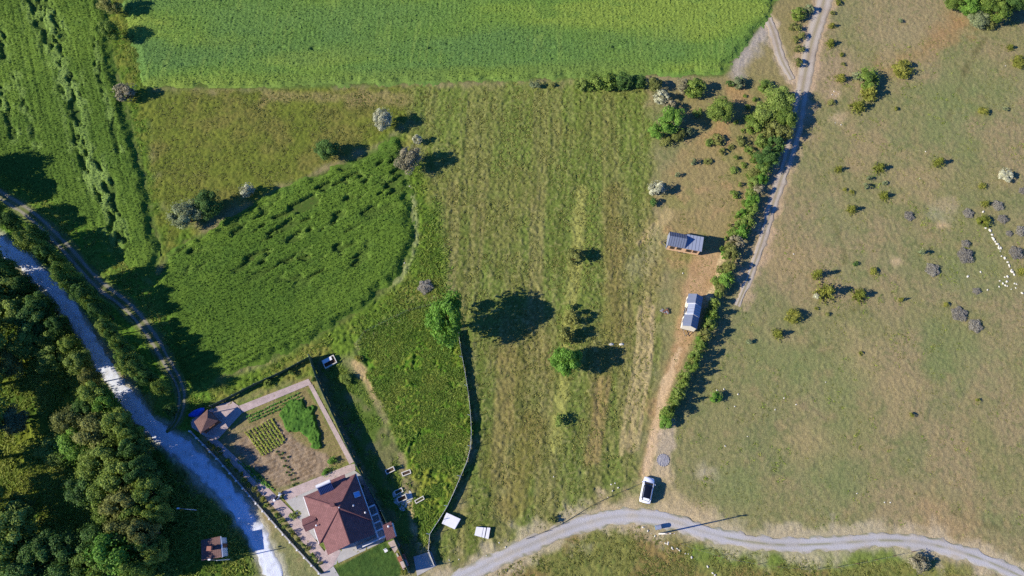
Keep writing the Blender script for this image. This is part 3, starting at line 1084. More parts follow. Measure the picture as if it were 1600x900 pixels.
def f_strip(x, y, sd):
    n8 = fbm(x, y, 8, 301, 3, ROW_B, 2.5)
    n2 = fbm(x, y, 2, 303, 3)
    n05 = vn(x, y, 0.6, 305)
    n03 = hash01(np.floor(x * 4.5), np.floor(y * 4.5), 7)
    col = np.empty((len(x), 3), dtype=np.float32)
    col[:] = lin('#4e682c')
    mixc(col, sstep(0.4, 0.65, n8) * 0.7, lin('#5c7632'))
    mixc(col, sstep(0.5, 0.75, n2) * 0.5, lin('#44602a'))
    s = fbm(x, y, 0.9, 310, 3, ROW_B, 2.4)
    s = s + (n03 - 0.5) * 0.08
    hole = np.zeros(x.shape, dtype=np.float32)
    for ln, w, k in (([(50, 0), (72, 45), (90, 90), (112, 130), (126, 200), (140, 260), (166, 300), (182, 350), (186, 380)], 1.6, 1.0),
                     ([(0, 55), (8, 90)], 1.2, 1.0), ([(30, 120), (60, 230)], 0.7, 0.55), ([(150, 60), (160, 130), (190, 240)], 0.6, 0.5),
                     ([(0, 140), (25, 215)], 1.0, 0.8), ([(100, 120), (118, 160)], 1.6, 1.0), ([(70, 0), (100, 60)], 1.0, 0.7), ([(150, 260), (170, 300)], 2.0, 1.0)):
        d = seg_dist_box(x, y, smooth_line(PP(ln), 2.0), 8)
        hole = np.maximum(hole, k * sstep(w * 1.1, w * 0.4, d + (n2 - 0.5) * 2.0) * sstep(0.45, 0.52, s))
        mixc(col, sstep(w * 2.2, w * 0.8, d + (n2 - 0.5) * 2.0) * 0.35 * sstep(0.5, 0.4, s), lin('#86a060'))
    lay = sstep(0.56, 0.66, s) * sstep(0.55, 0.75, n8) * (1 - hole) * 0.6
    mixc(col, lay * 0.4, lin('#7f9a50'))
    rb = 0.5 + 0.5 * np.sin((-x * math.sin(ROW_B) + y * math.cos(ROW_B) + (n2 - 0.5) * 0.3) * 2 * math.pi / 0.75)
    h = 0.6 + 0.05 * (n2 - 0.5) + 0.05 * (n05 - 0.5) + 0.18 * (n03 - 0.5) + 0.06 * rb
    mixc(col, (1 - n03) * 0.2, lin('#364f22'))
    row = sstep(0.6, 0.75, vn(x, y, 0.8, 340, ROW_B, 12.0))
    h = h * (1 - 0.96 * hole) * (1 - 0.2 * lay) * (1 - 0.12 * row)
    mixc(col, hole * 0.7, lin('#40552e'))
    return h, col


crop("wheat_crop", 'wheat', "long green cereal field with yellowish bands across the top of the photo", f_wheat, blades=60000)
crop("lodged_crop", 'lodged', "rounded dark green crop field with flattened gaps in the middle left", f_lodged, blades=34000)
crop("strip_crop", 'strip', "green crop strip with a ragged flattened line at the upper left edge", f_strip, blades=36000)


def f_veg(x, y, sd):
    n1 = fbm(x, y, 0.9, 401, 3)
    n03 = hash01(np.floor(x * 5), np.floor(y * 5), 9)
    col = np.empty((len(x), 3), dtype=np.float32)
    col[:] = lin('#3c5f2a')
    mixc(col, sstep(0.4, 0.7, n1) * 0.6, lin('#4f7432'))
    return 0.38 + 0.2 * (n1 - 0.5) + 0.25 * (n03 - 0.5), col


crop("vegetable_bed", PP([(432, 644), (455, 630), (476, 617), (490, 645), (503, 680), (504, 692), (496, 702), (486, 698), (480, 686), (466, 680), (446, 664)]),
     "dense dark green vegetable bed in the walled garden", f_veg, 0.16, 0.2)

# ------------------------------------------------------------------ trees and shrubs
def leaf_quads(c, nrm, size, r, aspect=0.6):
    n = len(c)
    t = r.normal(size=(n, 3))
    t -= nrm * (t * nrm).sum(1)[:, None]
    t /= np.linalg.norm(t, axis=1)[:, None] + 1e-9
    b = np.cross(nrm, t)
    s = (size * r.uniform(0.6, 1.4, n))[:, None]
    V = np.empty((n, 4, 3), dtype=np.float32)
    V[:, 0] = c - t * s * 0.5
    V[:, 1] = c - b * s * 0.5 * aspect + t * s * 0.05
    V[:, 2] = c + t * s * 0.5
    V[:, 3] = c + b * s * 0.5 * aspect - t * s * 0.05
    return V.reshape(-1, 3), np.arange(n * 4).reshape(n, 4)


def unit(v):
    return v / (np.linalg.norm(v, axis=1)[:, None] + 1e-9)


def crown_points(kind, seed):
    """leaf positions of a unit plant (height 1, crown radius 0.5): centre, normal, lobe tint"""
    r = np.random.default_rng(seed)
    C, N, S = [], [], []
    if kind in ('tree', 'shrub', 'bush'):
        nl, per, lsz = {'tree': (36, 240, 0.042), 'shrub': (22, 130, 0.07), 'bush': (10, 80, 0.11)}[kind]
        zlo, zhi = {'tree': (0.32, 0.9), 'shrub': (0.15, 0.85), 'bush': (0.15, 0.8)}[kind]
        for i in range(nl):
            a = r.uniform(0, 2 * math.pi)
            t = (i + 0.5) / nl
            zc = zlo + (zhi - zlo) * t
            prof = math.sin(math.pi * min(0.98, 0.18 + 0.72 * t)) ** 0.7
            rad = 0.40 * prof * math.sqrt(r.uniform(0.1, 1.0)) * (0.8 + 0.4 * vn1(a, seed))
            lr = r.uniform(0.10, 0.19) * (1.15 if kind == 'bush' else 1.0)
            ce = np.array([math.cos(a) * rad, math.sin(a) * rad, zc])
            d = unit(r.normal(size=(per, 3)))
            d[:, 2] = np.where(d[:, 2] < -0.45, -d[:, 2], d[:, 2])
            rr = lr * r.uniform(0.55, 1.08, per) ** 0.6
            C.append(ce + d * rr[:, None] * np.array([1, 1, 0.85]))
            N.append(unit(d + 0.5 * r.normal(size=(per, 3)) + np.array([0, 0, 0.35])))
            S.append(np.full(per, r.uniform(0, 1)))
        # loose sprays breaking the outline
        k = nl * 7
        d = unit(r.normal(size=(k, 3)))
        d[:, 2] = np.abs(d[:, 2]) * 0.9
        C.append(np.array([0, 0, 0.5 * (zlo + zhi)]) + d * np.array([0.5, 0.5, 0.5 * (zhi - zlo) + 0.08]) * r.uniform(0.85, 1.12, k)[:, None])
        N.append(unit(r.normal(size=(k, 3))))
        S.append(r.uniform(0, 1, k))
    elif kind == 'cone':
        nw, lsz = 11, 0.09
        for i in range(nw):
            t = i / (nw - 1)
            zc = 0.06 + 0.9 * t
            rad = 0.5 * (1 - t) ** 0.75 + 0.04
            nb = max(4, int(11 * (1 - t)))
            for k in range(nb):
                a = 2 * math.pi * (k + r.uniform(-0.4, 0.4)) / nb
                L = rad * r.uniform(0.6, 1.15)
                m = 15
                s = r.uniform(0.15, 1, m)
                p = np.stack([np.cos(a) * L * s, np.sin(a) * L * s, zc + 0.10 * s], 1) + r.normal(size=(m, 3)) * 0.035
                C.append(p)
                N.append(unit(r.normal(size=(m, 3)) + np.array([math.cos(a) * 0.5, math.sin(a) * 0.5, 0.6])))
                S.append(np.full(m, r.uniform(0, 1)))
    else:   # dry thorny mound: fine twigs radiating from the base
        m = 2600
        lsz = 0.085
        d = unit(r.normal(size=(m, 3)))
        d[:, 2] = np.abs(d[:, 2])
        ang = np.arctan2(d[:, 1], d[:, 0])
        out = 0.85 + 0.22 * np.sin(ang * 3 + seed) * np.cos(ang * 2 + seed * 2)
        rr = r.uniform(0.3, 1.0, m) ** 0.6 * out
        C.append(d * rr[:, None] * np.array([0.5, 0.5, 0.9]))
        N.append(unit(d * 0.6 + r.normal(size=(m, 3)) * 0.7))
        S.append(r.uniform(0, 1, m))
    return np.concatenate(C), np.concatenate(N), np.concatenate(S), lsz, r


def vn1(a, seed):
    return 0.5 + 0.5 * math.sin(a * 3 + seed * 1.7) * math.cos(a * 2 - seed)


def crown_mesh(kind, seed, fol):
    C, N, S, lsz, r = crown_points(kind, seed)
    V, F = leaf_quads(C, N, lsz, r, 0.35 if kind == 'dry' else 0.7)
    V[:, 2] = np.maximum(V[:, 2], 0.0)
    n = len(C)
    col = np.zeros((n, 3), dtype=np.float32)
    col[:, 0] = r.uniform(0.65, 1.25, n) * (0.82 + 0.36 * S)
    col[:, 1] = np.clip(0.5 * S + 0.5 * r.uniform(0, 1, n), 0, 1)
    return np_mesh("crown_" + fol, V, F, np.repeat(col, 4, 0), False, FOL[fol])


def trunk_mesh(kind, seed, mat):
    r = random.Random(seed)
    mb = MB()
    if kind == 'tree':
        top = 0.62
        mb.tube((0, 0, -0.02), (0.01, 0.01, 0.3), 0.035, 0.027, 8)
        mb.tube((0.01, 0.01, 0.3), (0.0, 0.02, top), 0.027, 0.012, 7)
        for k in range(7):
            a = 2 * math.pi * k / 7 + r.uniform(-.3, .3)
            z = r.uniform(0.24, 0.5)
            L = r.uniform(0.22, 0.36)
            mid = (math.cos(a) * L * .55, math.sin(a) * L * .55, z + 0.1)
            mb.tube((0.005, 0.01, z), mid, 0.014, 0.009, 5)
            mb.tube(mid, (math.cos(a + .3) * L, math.sin(a + .3) * L, z + 0.24), 0.009, 0.003, 5)
    elif kind == 'cone':
        mb.tube((0, 0, -0.02), (0, 0, 0.5), 0.035, 0.02, 6)
        mb.tube((0, 0, 0.5), (0, 0, 0.93), 0.02, 0.004, 6)
    else:
        for k in range(7):
            a = 2 * math.pi * k / 7 + r.uniform(-.4, .4)
            L = r.uniform(0.12, 0.3)
            mid = (math.cos(a) * L * .4, math.sin(a) * L * .4, 0.25)
            mb.tube((math.cos(a) * .03, math.sin(a) * .03, -0.02), mid, 0.018, 0.012, 5)
            mb.tube(mid, (math.cos(a) * L, math.sin(a) * L, 0.62), 0.012, 0.004, 5)
    return mb.mesh("trunk", mat)


CROWNS, TRUNKS = {}, {}
NVAR = {'tree': 4, 'shrub': 4, 'bush': 3, 'cone': 3, 'dry': 3}


def off_road(px, py, dpx, step):
    """nudge a crown sideways until it no longer hangs over the white road"""
    for _ in range(30):
        x, y = P(px, py)
        r = dpx * 0.5 * MPX(px, py)
        if road_field(np.array([x], dtype=np.float32), np.array([y], dtype=np.float32), 'white')[0] > r * 0.8:
            break
        px += step
    return px


def plant(name, px, py, dpx, h, kind, fol, label, cat, group, squash=1.0, rz=None):
    """a tree or shrub whose crown centre shows at (px, py) with a crown dpx wide, h metres tall"""
    mid = {'tree': 0.6, 'shrub': 0.5, 'bush': 0.45, 'cone': 0.35, 'dry': 0.3}[kind] * h
    x, y = P(px, py, mid)
    d = dpx * MPX(px, py, mid) * 1.04
    if squash == 1.0:
        squash = random.uniform(0.78, 1.12)
    v = random.randrange(NVAR[kind])
    if (kind, fol, v) not in CROWNS:
        CROWNS[kind, fol, v] = crown_mesh(kind, 17 * v + 3 + len(kind), fol)
    tk = 'tree' if kind == 'tree' else ('cone' if kind == 'cone' else 'stems')
    if (tk, v % 2) not in TRUNKS:
        TRUNKS[tk, v % 2] = trunk_mesh(tk, v % 2, M['bark'])
    root = empty(name, (x, y, -0.03), random.uniform(0, 6.28) if rz is None else rz)
    root.scale = (d, d * squash, h)
    tag(root, label, cat, group)
    link("crown", CROWNS[kind, fol, v], root)
    link("trunk" if kind in ('tree', 'cone') else "stems", TRUNKS[tk, v % 2], root)
    return root


# single trees among the fields
G1 = None
for a in (
    ("field_tree", 172, 6, 38, 4.6, 'tree', 'olive', "grey green tree cut by the top edge at the cereal field corner"),
    ("field_tree", 171, 47, 37, 4.6, 'tree', 'oak', "round olive green tree at the upper left corner of the cereal field"),
    ("flowering_tree", 196, 143, 36, 3.6, 'shrub', 'rose', "faded pinkish flowering tree beside the lower left corner of the cereal field"),
    ("flowering_tree", 598, 186, 34, 4.2, 'tree', 'blossom', "white flowering tree standing in the brown meadow"),
    ("flowering_tree", 652, 218, 15, 2.2, 'shrub', 'blossom', "small pale flowering tree between the white and the pinkish one"),
    ("flowering_tree", 640, 248, 46, 4.8, 'tree', 'rose', "big pinkish grey flowering tree at the corner of the lodged crop"),
    ("field_tree", 509, 233, 38, 4.0, 'tree', 'dark', "dark green round tree on the upper edge of the lodged crop"),
    ("field_tree", 288, 335, 52, 5.0, 'tree', 'grey', "grey leaved tree at the left end of the lodged crop"),
    ("field_tree", 325, 318, 46, 4.8, 'tree', 'dark', "dark green tree touching the grey leaved tree"),
    ("flowering_tree", 386, 297, 24, 3.2, 'shrub', 'blossom', "small silver grey flowering tree right of the dark green tree"),
    ("field_tree", 883, 563, 50, 5.8, 'tree', 'bright', "bright green round tree in the middle of the mown field"),
    ("field_shrub", 884, 524, 27, 3.6, 'shrub', 'olive', "olive shrub just above the bright round field tree"),
    ("field_shrub", 893, 497, 24, 2.8, 'shrub', 'olive', "smaller olive shrub, second above the bright round field tree"),
    ("field_shrub", 889, 481, 13, 1.5, 'bush', 'hedge', "tiny green shrub, topmost in the row above the bright field tree"),
    ("field_shrub", 897, 400, 30, 3.0, 'shrub', 'olive', "lone olive shrub on the grass track in the mown field"),
    ("field_shrub", 877, 657, 24, 1.8, 'bush', 'hedge', "low green shrub below the bright round field tree"),
    ("flowering_tree", 1026, 294, 28, 2.8, 'shrub', 'blossom', "pale flowering tree at the right edge of the mown field"),
    ("field_shrub", 1021, 316, 13, 1.6, 'bush', 'dark', "small dark shrub just below the pale flowering tree at field edge"),
    ("field_shrub", 1083, 252, 11, 1.5, 'bush', 'grey', "upper of two tiny grey shrubs on bare ground above the cabins"),
    ("field_shrub", 1059, 273, 9, 1.2, 'bush', 'grey', "lower of two tiny grey shrubs on bare ground above the cabins"),
    ("field_shrub", 1119, 620, 20, 1.8, 'shrub', 'bright', "bright green shrub on the pasture right of the hedge end"),
    ("field_shrub", 1170, 534, 11, 1.2, 'bush', 'grey', "small grey shrub on the pasture right of the lower cabin"),
    ("roadside_shrub", 1436, 880, 30, 2.2, 'shrub', 'rose', "pale straw coloured shrub below the grey road"),
    ("field_shrub", 864, 812, 16, 1.2, 'bush', 'olive', "pale shrub on the verge above the grey road"),
):
    plant(*a[:7], a[7], 'tree' if 'tree' in a[0] else 'shrub', None)


plant("fence_tree", 698, 498, 60, 10.4, 'tree', 'bright', "tall bright green tree at the fence with a large round shadow", 'tree', None, 1.5, 0.0)


def listed(name, items, cat, group, phrase, key=lambda i: i[0]):
    """place plants and label each by its rank in the row"""
    items = sorted(items, key=key)
    for k, it in enumerate(items):
        px, py, d, h, kind, fol = it
        plant(name, px, py, d, h, kind, fol, phrase(k, it), cat, group)


LOOK = {'oak': 'green', 'bright': 'bright green', 'dark': 'dark green', 'olive': 'olive', 'juniper': 'yellow green', 'hedge': 'light green',
        'blossom': 'pale', 'rose': 'brownish', 'dry': 'grey purple', 'grey': 'grey'}

# hedge along the lower edge of the cereal field
listed("boundary_shrub", [
    (836, 131, 20, 1.4, 'bush', 'grey'), (862, 132, 12, 0.9, 'bush', 'olive'), (908, 132, 22, 1.8, 'shrub', 'hedge'), (930, 128, 30, 2.8, 'shrub', 'oak'),
    (952, 128, 30, 3.2, 'shrub', 'oak'), (974, 128, 30, 3.4, 'shrub', 'dark'), (1000, 128, 24, 2.4, 'shrub', 'dark'), (1022, 132, 26, 2.8, 'shrub', 'olive'),
    (1033, 152, 24, 2.8, 'shrub', 'blossom'), (1047, 166, 22, 2.4, 'shrub', 'rose'), (1068, 134, 26, 2.4, 'shrub', 'rose'),
    (1086, 138, 34, 3.2, 'shrub', 'oak'), (1126, 172, 46, 3.8, 'tree', 'oak'), (1048, 188, 46, 4.6, 'tree', 'bright'), (1024, 204, 24, 2.6, 'shrub', 'bright'),
    (1090, 176, 16, 1.8, 'shrub', 'hedge'), (1155, 128, 24, 2.0, 'shrub', 'grey'), (1140, 132, 14, 1.6, 'bush', 'dark'), (1196, 134, 24, 1.6, 'shrub', 'hedge'),
    (1060, 212, 26, 2.0, 'shrub', 'olive'), (1076, 206, 18, 1.6, 'bush', 'grey'), (1040, 222, 20, 1.4, 'bush', 'olive'), (1122, 218, 22, 1.5, 'bush', 'olive'),
    (1108, 222, 16, 1.3, 'bush', 'hedge')], 'shrub', 'shrubs along the lower edge of the cereal field',
    lambda k, it: f"{LOOK[it[5]]} shrub, {ORD[k]} from the left along the cereal field's lower edge")

# hedge between the cabins and the dirt track, from the top down
rr = random.Random(5)
hedge = [(1218, 158, 50, 4.6, 'tree', 'hedge'), (1196, 180, 40, 3.4, 'shrub', 'hedge'), (1228, 182, 36, 3.8, 'tree', 'oak'), (1178, 196, 30, 2.4, 'shrub', 'oak'),
         (1208, 205, 36, 3.2, 'shrub', 'olive'), (1226, 208, 28, 3.2, 'shrub', 'olive'), (1172, 186, 20, 1.6, 'bush', 'hedge'), (1190, 220, 26, 2.0, 'shrub', 'hedge'),
         (1212, 228, 32, 3.4, 'shrub', 'dark'), (1200, 246, 40, 3.8, 'tree', 'dark'), (1160, 220, 22, 1.4, 'bush', 'olive'), (1170, 235, 18, 1.2, 'bush', 'hedge'),
         (1184, 248, 22, 1.8, 'bush', 'oak')]
spine = [(1197, 262), (1192, 280), (1188, 296), (1182, 312), (1176, 328), (1170, 346), (1162, 362), (1156, 378), (1150, 396), (1146, 416), (1140, 436), (1130, 452),
         (1121, 474), (1115, 492), (1110, 508), (1103, 524), (1096, 540), (1090, 556), (1082, 572), (1074, 588), (1068, 602), (1062, 616), (1055, 630), (1048, 644)]
sf = ['hedge', 'bright', 'rose', 'bright', 'hedge', 'hedge', 'bright', 'rose', 'olive', 'olive', 'bright', 'olive', 'hedge', 'oak', 'hedge', 'olive', 'hedge', 'hedge', 'oak', 'hedge', 'oak', 'hedge', 'hedge', 'oak']
for i, (x, y) in enumerate(spine):
    t = i / len(spine)
    hedge.append((x + rr.uniform(-6, 0), y, rr.uniform(18, 27), rr.uniform(2.4, 3.8) if i > 11 else rr.uniform(2.0, 3.2), 'cone' if (i > 12 and i % 3 == 1) else 'shrub', sf[i]))
    if i < 11 or i % 2:
        hedge.append((x - rr.uniform(12, 20) * (1 if i < 11 else 0.5), y + rr.uniform(2, 8), rr.uniform(15, 22), rr.uniform(1.4, 2.2), 'shrub', rr.choice(['hedge', 'bright', 'hedge', 'olive'])))
hedge.append((1042, 658, 24, 1.8, 'shrub', 'bright'))
hs = sorted(hedge, key=lambda i: i[1])
n1 = len(hs) // 2
for part, nm, end in ((hs[:n1], "upper", "its top"), (hs[n1:], "lower", "the cabins' gap")):
    for k, it in enumerate(part):
        px, py, d, h, kind, fol = it
        plant("hedge_shrub", px, py, d, h, kind, fol,
              f"{LOOK[fol]} shrub, {ORD[k] if k < 30 else 'last'} from the top in the {nm} half of the dirt track hedge", 'shrub', 'hedge shrubs along the dirt track')

rs = random.Random(21)
listed("scrub_bush", [(x, y, rs.uniform(7, 16), rs.uniform(.5, 1.3), 'bush', rs.choice(['olive', 'hedge', 'hedge', 'oak'])) for x, y in
       ((1150, 246), (1162, 258), (1146, 266), (1168, 276), (1156, 288), (1172, 300), (1148, 304), (1160, 318), (1150, 336), (1140, 352), (1134, 372), (1128, 388), (1142, 230), (1128, 236),
        (1106, 252), (1160, 204), (1150, 190), (1168, 168), (1180, 156), (1164, 150))],
       'shrub', 'scrub bushes beside the dirt track hedge', lambda k, it: f"{LOOK[it[5]]} scrub bush, {ORD[k]} from the left beside the dirt track hedge")

# verges of the dirt track near the top
listed("trackside_shrub", [(1248, 22, 24, 2.2, 'shrub', 'oak'), (1264, 14, 16, 1.8, 'shrub', 'grey'), (1243, 42, 20, 1.5, 'bush', 'olive'), (1252, 56, 16, 1.4, 'bush', 'olive'),
                           (1246, 98, 16, 1.6, 'bush', 'olive'), (1250, 76, 18, 1.2, 'bush', 'olive'), (1242, 62, 14, 1.0, 'bush', 'olive')],
       'shrub', 'shrubs on the left verge of the dirt track', lambda k, it: f"{LOOK[it[5]]} verge shrub, {ORD[k]} from the top left of the dirt track", key=lambda i: i[1])
listed("trackside_shrub", [(1300, 40, 14, 1.1, 'cone', 'juniper'), (1298, 67, 18, 1.4, 'cone', 'juniper'), (1315, 85, 9, 0.7, 'bush', 'juniper'), (1318, 100, 8, 0.6, 'bush', 'olive'),
                           (1301, 20, 8, 0.7, 'bush', 'olive'), (1308, 4, 12, 0.9, 'bush', 'juniper'), (1298, 160, 12, 0.9, 'bush', 'olive')],
       'shrub', 'small shrubs on the right verge of the dirt track', lambda k, it: f"{LOOK[it[5]]} low shrub, {ORD[k]} from the top right of the dirt track", key=lambda i: i[1])

# pasture
listed("pasture_bush", [(1314, 122, 20, 1.7, 'cone', 'juniper'), (1357, 122, 34, 3.0, 'shrub', 'oak'), (1342, 120, 20, 1.8, 'bush', 'grey'), (1358, 146, 30, 2.6, 'cone', 'juniper'),
                        (1341, 166, 26, 2.0, 'cone', 'juniper'), (1411, 108, 34, 1.9, 'shrub', 'juniper'), (1407, 32, 8, 0.8, 'bush', 'grey'), (1400, 169, 8, 0.8, 'bush', 'juniper'),
                        (1537, 173, 18, 1.1, 'shrub', 'juniper'), (1571, 170, 9, 0.8, 'bush', 'grey'), (1579, 74, 14, 1.0, 'cone', 'juniper'), (1592, 96, 24, 1.4, 'shrub', 'juniper')],
       'bush', 'bushes on the upper pasture', lambda k, it: f"{LOOK[it[5]]} bush, {ORD[k]} from the left on the upper pasture")
listed("pasture_bush", [(1311, 264, 15, 1.3, 'cone', 'juniper'), (1374, 262, 21, 1.6, 'cone', 'juniper'), (1467, 253, 19, 1.8, 'cone', 'juniper'), (1352, 291, 10, 1.5, 'bush', 'grey'),
                        (1358, 279, 8, 1.2, 'bush', 'grey'), (1382, 306, 18, 1.3, 'cone', 'juniper'), (1331, 327, 19, 1.6, 'cone', 'juniper'), (1383, 286, 10, 0.6, 'bush', 'grey'),
                        (1538, 345, 22, 1.3, 'shrub', 'juniper'), (1572, 273, 22, 1.6, 'shrub', 'blossom'), (1535, 290, 14, 0.9, 'bush', 'juniper'), (1540, 318, 14, 1.1, 'cone', 'juniper'),
                        (1440, 394, 10, 1.9, 'bush', 'grey'), (1331, 301, 9, 0.5, 'bush', 'juniper'), (1320, 296, 8, 0.5, 'bush', 'juniper')],
       'bush', 'bushes on the middle pasture', lambda k, it: f"{LOOK[it[5]]} bush, {ORD[k]} from the left on the middle pasture")
listed("pasture_bush", [(1277, 428, 18, 2.6, 'cone', 'juniper'), (1290, 456, 32, 3.0, 'cone', 'juniper'), (1275, 463, 9, 1.6, 'bush', 'blossom'), (1343, 461, 26, 1.9, 'cone', 'juniper'),
                        (1408, 468, 10, 1.2, 'cone', 'juniper'), (1240, 495, 28, 1.9, 'shrub', 'juniper'), (1216, 522, 22, 1.7, 'cone', 'juniper'), (1597, 424, 16, 1.6, 'cone', 'juniper'),
                        (1337, 412, 9, 0.7, 'bush', 'dark'), (1276, 482, 7, 0.5, 'bush', 'juniper'), (1293, 491, 8, 0.7, 'bush', 'olive'), (1424, 649, 9, 0.9, 'bush', 'juniper'),
                        (1528, 626, 8, 0.6, 'bush', 'juniper'), (1345, 552, 7, 0.5, 'bush', 'juniper'), (1478, 476, 9, 0.7, 'bush', 'juniper'), (1365, 424, 16, 0.8, 'bush', 'juniper')],
       'bush', 'bushes on the lower pasture', lambda k, it: f"{LOOK[it[5]]} bush, {ORD[k]} from the left on the lower pasture")
listed("thorn_mound", [(1421, 338, 20, 0.8, 'dry', 'dry'), (1508, 398, 28, 1.1, 'dry', 'dry'), (1459, 422, 26, 1.1, 'dry', 'dry'), (1514, 334, 20, 0.8, 'dry', 'dry'),
                       (1559, 320, 20, 0.9, 'dry', 'dry'), (1567, 341, 18, 0.8, 'dry', 'dry'), (1577, 364, 12, 0.7, 'dry', 'dry'), (1596, 360, 22, 0.9, 'dry', 'dry'),
                       (1587, 394, 24, 1.0, 'dry', 'dry'), (1499, 489, 28, 0.9, 'dry', 'dry'), (1525, 510, 24, 1.0, 'dry', 'dry'), (1526, 455, 16, 0.6, 'dry', 'dry'),
                       (1598, 297, 14, 0.7, 'dry', 'dry'), (1510, 380, 16, 0.9, 'dry', 'dry')],
       'thorn bush', 'grey thorn mounds on the pasture', lambda k, it: f"grey purple thorn mound, {ORD[k]} from the left on the right pasture")

# trees in the upper right corner
listed("corner_tree", [(1492, 2, 32, 3.2, 'tree', 'oak'), (1516, 8, 36, 4.2, 'tree', 'bright'), (1540, 6, 38, 5.0, 'tree', 'oak'), (1530, 30, 30, 2.8, 'tree', 'grey'),
                       (1560, 18, 38, 4.6, 'tree', 'oak'), (1582, 0, 40, 5.4, 'tree', 'dark'), (1548, 38, 20, 1.8, 'shrub', 'olive'), (1606, -2, 44, 5.5, 'tree', 'oak'), (1550, -20, 50, 5.5, 'tree', 'oak')],
       'tree', 'trees in the upper right corner', lambda k, it: f"{LOOK[it[5]]} tree, {ORD[k]} from the left in the upper right corner clump")

# trees on the verge between the white road and the lane
verge = [(-62, 290, 70, 8.5, 'tree', 'oak'), (-95, 260, 80, 9.5, 'tree', 'oak'), (-16, 330, 40, 8.0, 'tree', 'oak'), (18, 345, 30, 7.0, 'tree', 'dark'), (46, 379, 42, 8.4, 'tree', 'oak'),
         (92, 408, 24, 6.0, 'tree', 'hedge'), (102, 432, 38, 9.4, 'tree', 'oak'), (134, 460, 34, 8.2, 'tree', 'dark'), (156, 487, 32, 7.5, 'tree', 'dark'), (168, 512, 26, 7.0, 'tree', 'hedge'),
         (190, 541, 34, 7.6, 'tree', 'oak'), (206, 571, 38, 8.2, 'tree', 'oak'), (230, 590, 30, 6.5, 'tree', 'dark'), (252, 605, 26, 6.5, 'tree', 'oak'), (268, 640, 20, 4.0, 'shrub', 'dark')]
verge += [(72, 398, 28, 7.2, 'tree', 'dark'), (118, 446, 30, 7.6, 'tree', 'dark'), (146, 474, 28, 7.4, 'tree', 'oak'), (180, 526, 26, 7.0, 'tree', 'dark'), (218, 580, 28, 6.6, 'tree', 'dark'),
          (60, 366, 26, 6.5, 'tree', 'dark'), (196, 556, 26, 7.0, 'tree', 'dark')]
verge = [(off_road(i[0], i[1], i[2], 2) if i[0] > 0 else i[0], *i[1:]) for i in verge]
listed("verge_tree", verge,
       'tree', 'trees between the white road and the lane', lambda k, it: f"{LOOK[it[5]]} tree, {ORD[k]} from the upper end between white road and lane", key=lambda i: i[0])

# woodland at lower left, in three rows
wood = {
    'edge': [(22, 424, 36, 6.5, 'oak'), (48, 448, 30, 5.0, 'dark'), (70, 476, 32, 5.5, 'dark'), (96, 508, 30, 5, 'dark'), (112, 540, 30, 4.5, 'oak'), (130, 566, 34, 5, 'hedge'),
             (158, 590, 28, 4.5, 'olive'), (160, 618, 46, 7, 'oak'), (180, 632, 36, 6.5, 'bright'), (186, 664, 44, 7.5, 'oak'), (212, 702, 40, 8, 'dark'), (222, 738, 44, 9, 'dark'),
             (236, 770, 44, 9, 'oak'), (248, 802, 36, 8, 'oak'), (224, 832, 46, 9, 'olive'), (240, 866, 40, 7.5, 'oak'), (214, 888, 44, 8.5, 'oak'), (204, 684, 36, 7, 'oak'), (230, 752, 34, 8, 'oak'), (232, 850, 36, 8, 'dark')],
    'middle': [(14, 452, 46, 7, 'hedge'), (20, 486, 50, 7.5, 'oak'), (52, 500, 44, 7, 'dark'), (76, 528, 32, 5, 'oak'), (40, 536, 44, 6, 'oak'), (82, 560, 36, 5, 'hedge'), (110, 656, 40, 7, 'olive'), (134, 642, 36, 6.5, 'dark'), (150, 736, 44, 7.5, 'oak'), (168, 768, 44, 8, 'oak'), (152, 842, 44, 8, 'dark'), (140, 880, 46, 8, 'oak'), (214, 808, 40, 8.5, 'oak'),
               (148, 672, 48, 7.5, 'olive'), (118, 694, 44, 5.5, 'bright'), (162, 716, 50, 8, 'oak'), (190, 748, 48, 9, 'oak'), (136, 764, 44, 7, 'dark'), (196, 786, 50, 9.5, 'olive'),
               (170, 800, 34, 6, 'hedge'), (196, 826, 46, 9, 'olive'), (182, 862, 56, 10, 'bright'), (166, 898, 44, 8, 'oak')],
    'left': [(-48, 384, 60, 9, 'oak'), (-20, 420, 60, 10, 'oak'), (-30, 470, 60, 9, 'oak'), (-24, 530, 60, 10, 'oak'), (-40, 590, 64, 10, 'oak'), (14, 562, 44, 5.5, 'olive'), (-36, 650, 64, 11, 'oak'), (20, 658, 34, 5, 'grey'), (-50, 710, 64, 11, 'dark'),
             (88, 706, 44, 4.0, 'hedge'), (-40, 780, 60, 10, 'oak'), (22, 826, 56, 9, 'hedge'), (30, 798, 36, 6.5, 'dark'), (12, 862, 50, 9, 'oak'), (64, 866, 50, 8.5, 'dark'), (110, 858, 50, 8, 'dark'), (100, 896, 50, 8, 'dark'), (40, 900, 50, 9, 'dark'), (-30, 850, 60, 10, 'oak')],
}
WL = {'edge': "along the road edge of the woodland", 'middle': "in the middle row of the woodland", 'left': "in the leftmost row of the woodland"}
for key, items in wood.items():
    for k, (px, py, d, h, fol) in enumerate(sorted(items, key=lambda i: i[1])):
        d = d * (1.12 if key == 'edge' else 1.35)
        px = off_road(px, py, d, -2)
        plant("woodland_tree", px, py, d, h * ((1.05 if py > 590 else 1.35) if key == 'edge' else 1.0), 'tree', fol, f"{LOOK[fol]} tree, {ORD[k]} from the top {WL[key]}", 'tree', 'woodland trees at the lower left')


# ------------------------------------------------------------------ grass tufts and weeds (stuff)
def inside(x, y, key, lim=0.0):
    return poly_sd(x, y, POLY[key] if isinstance(key, str) else key) > lim


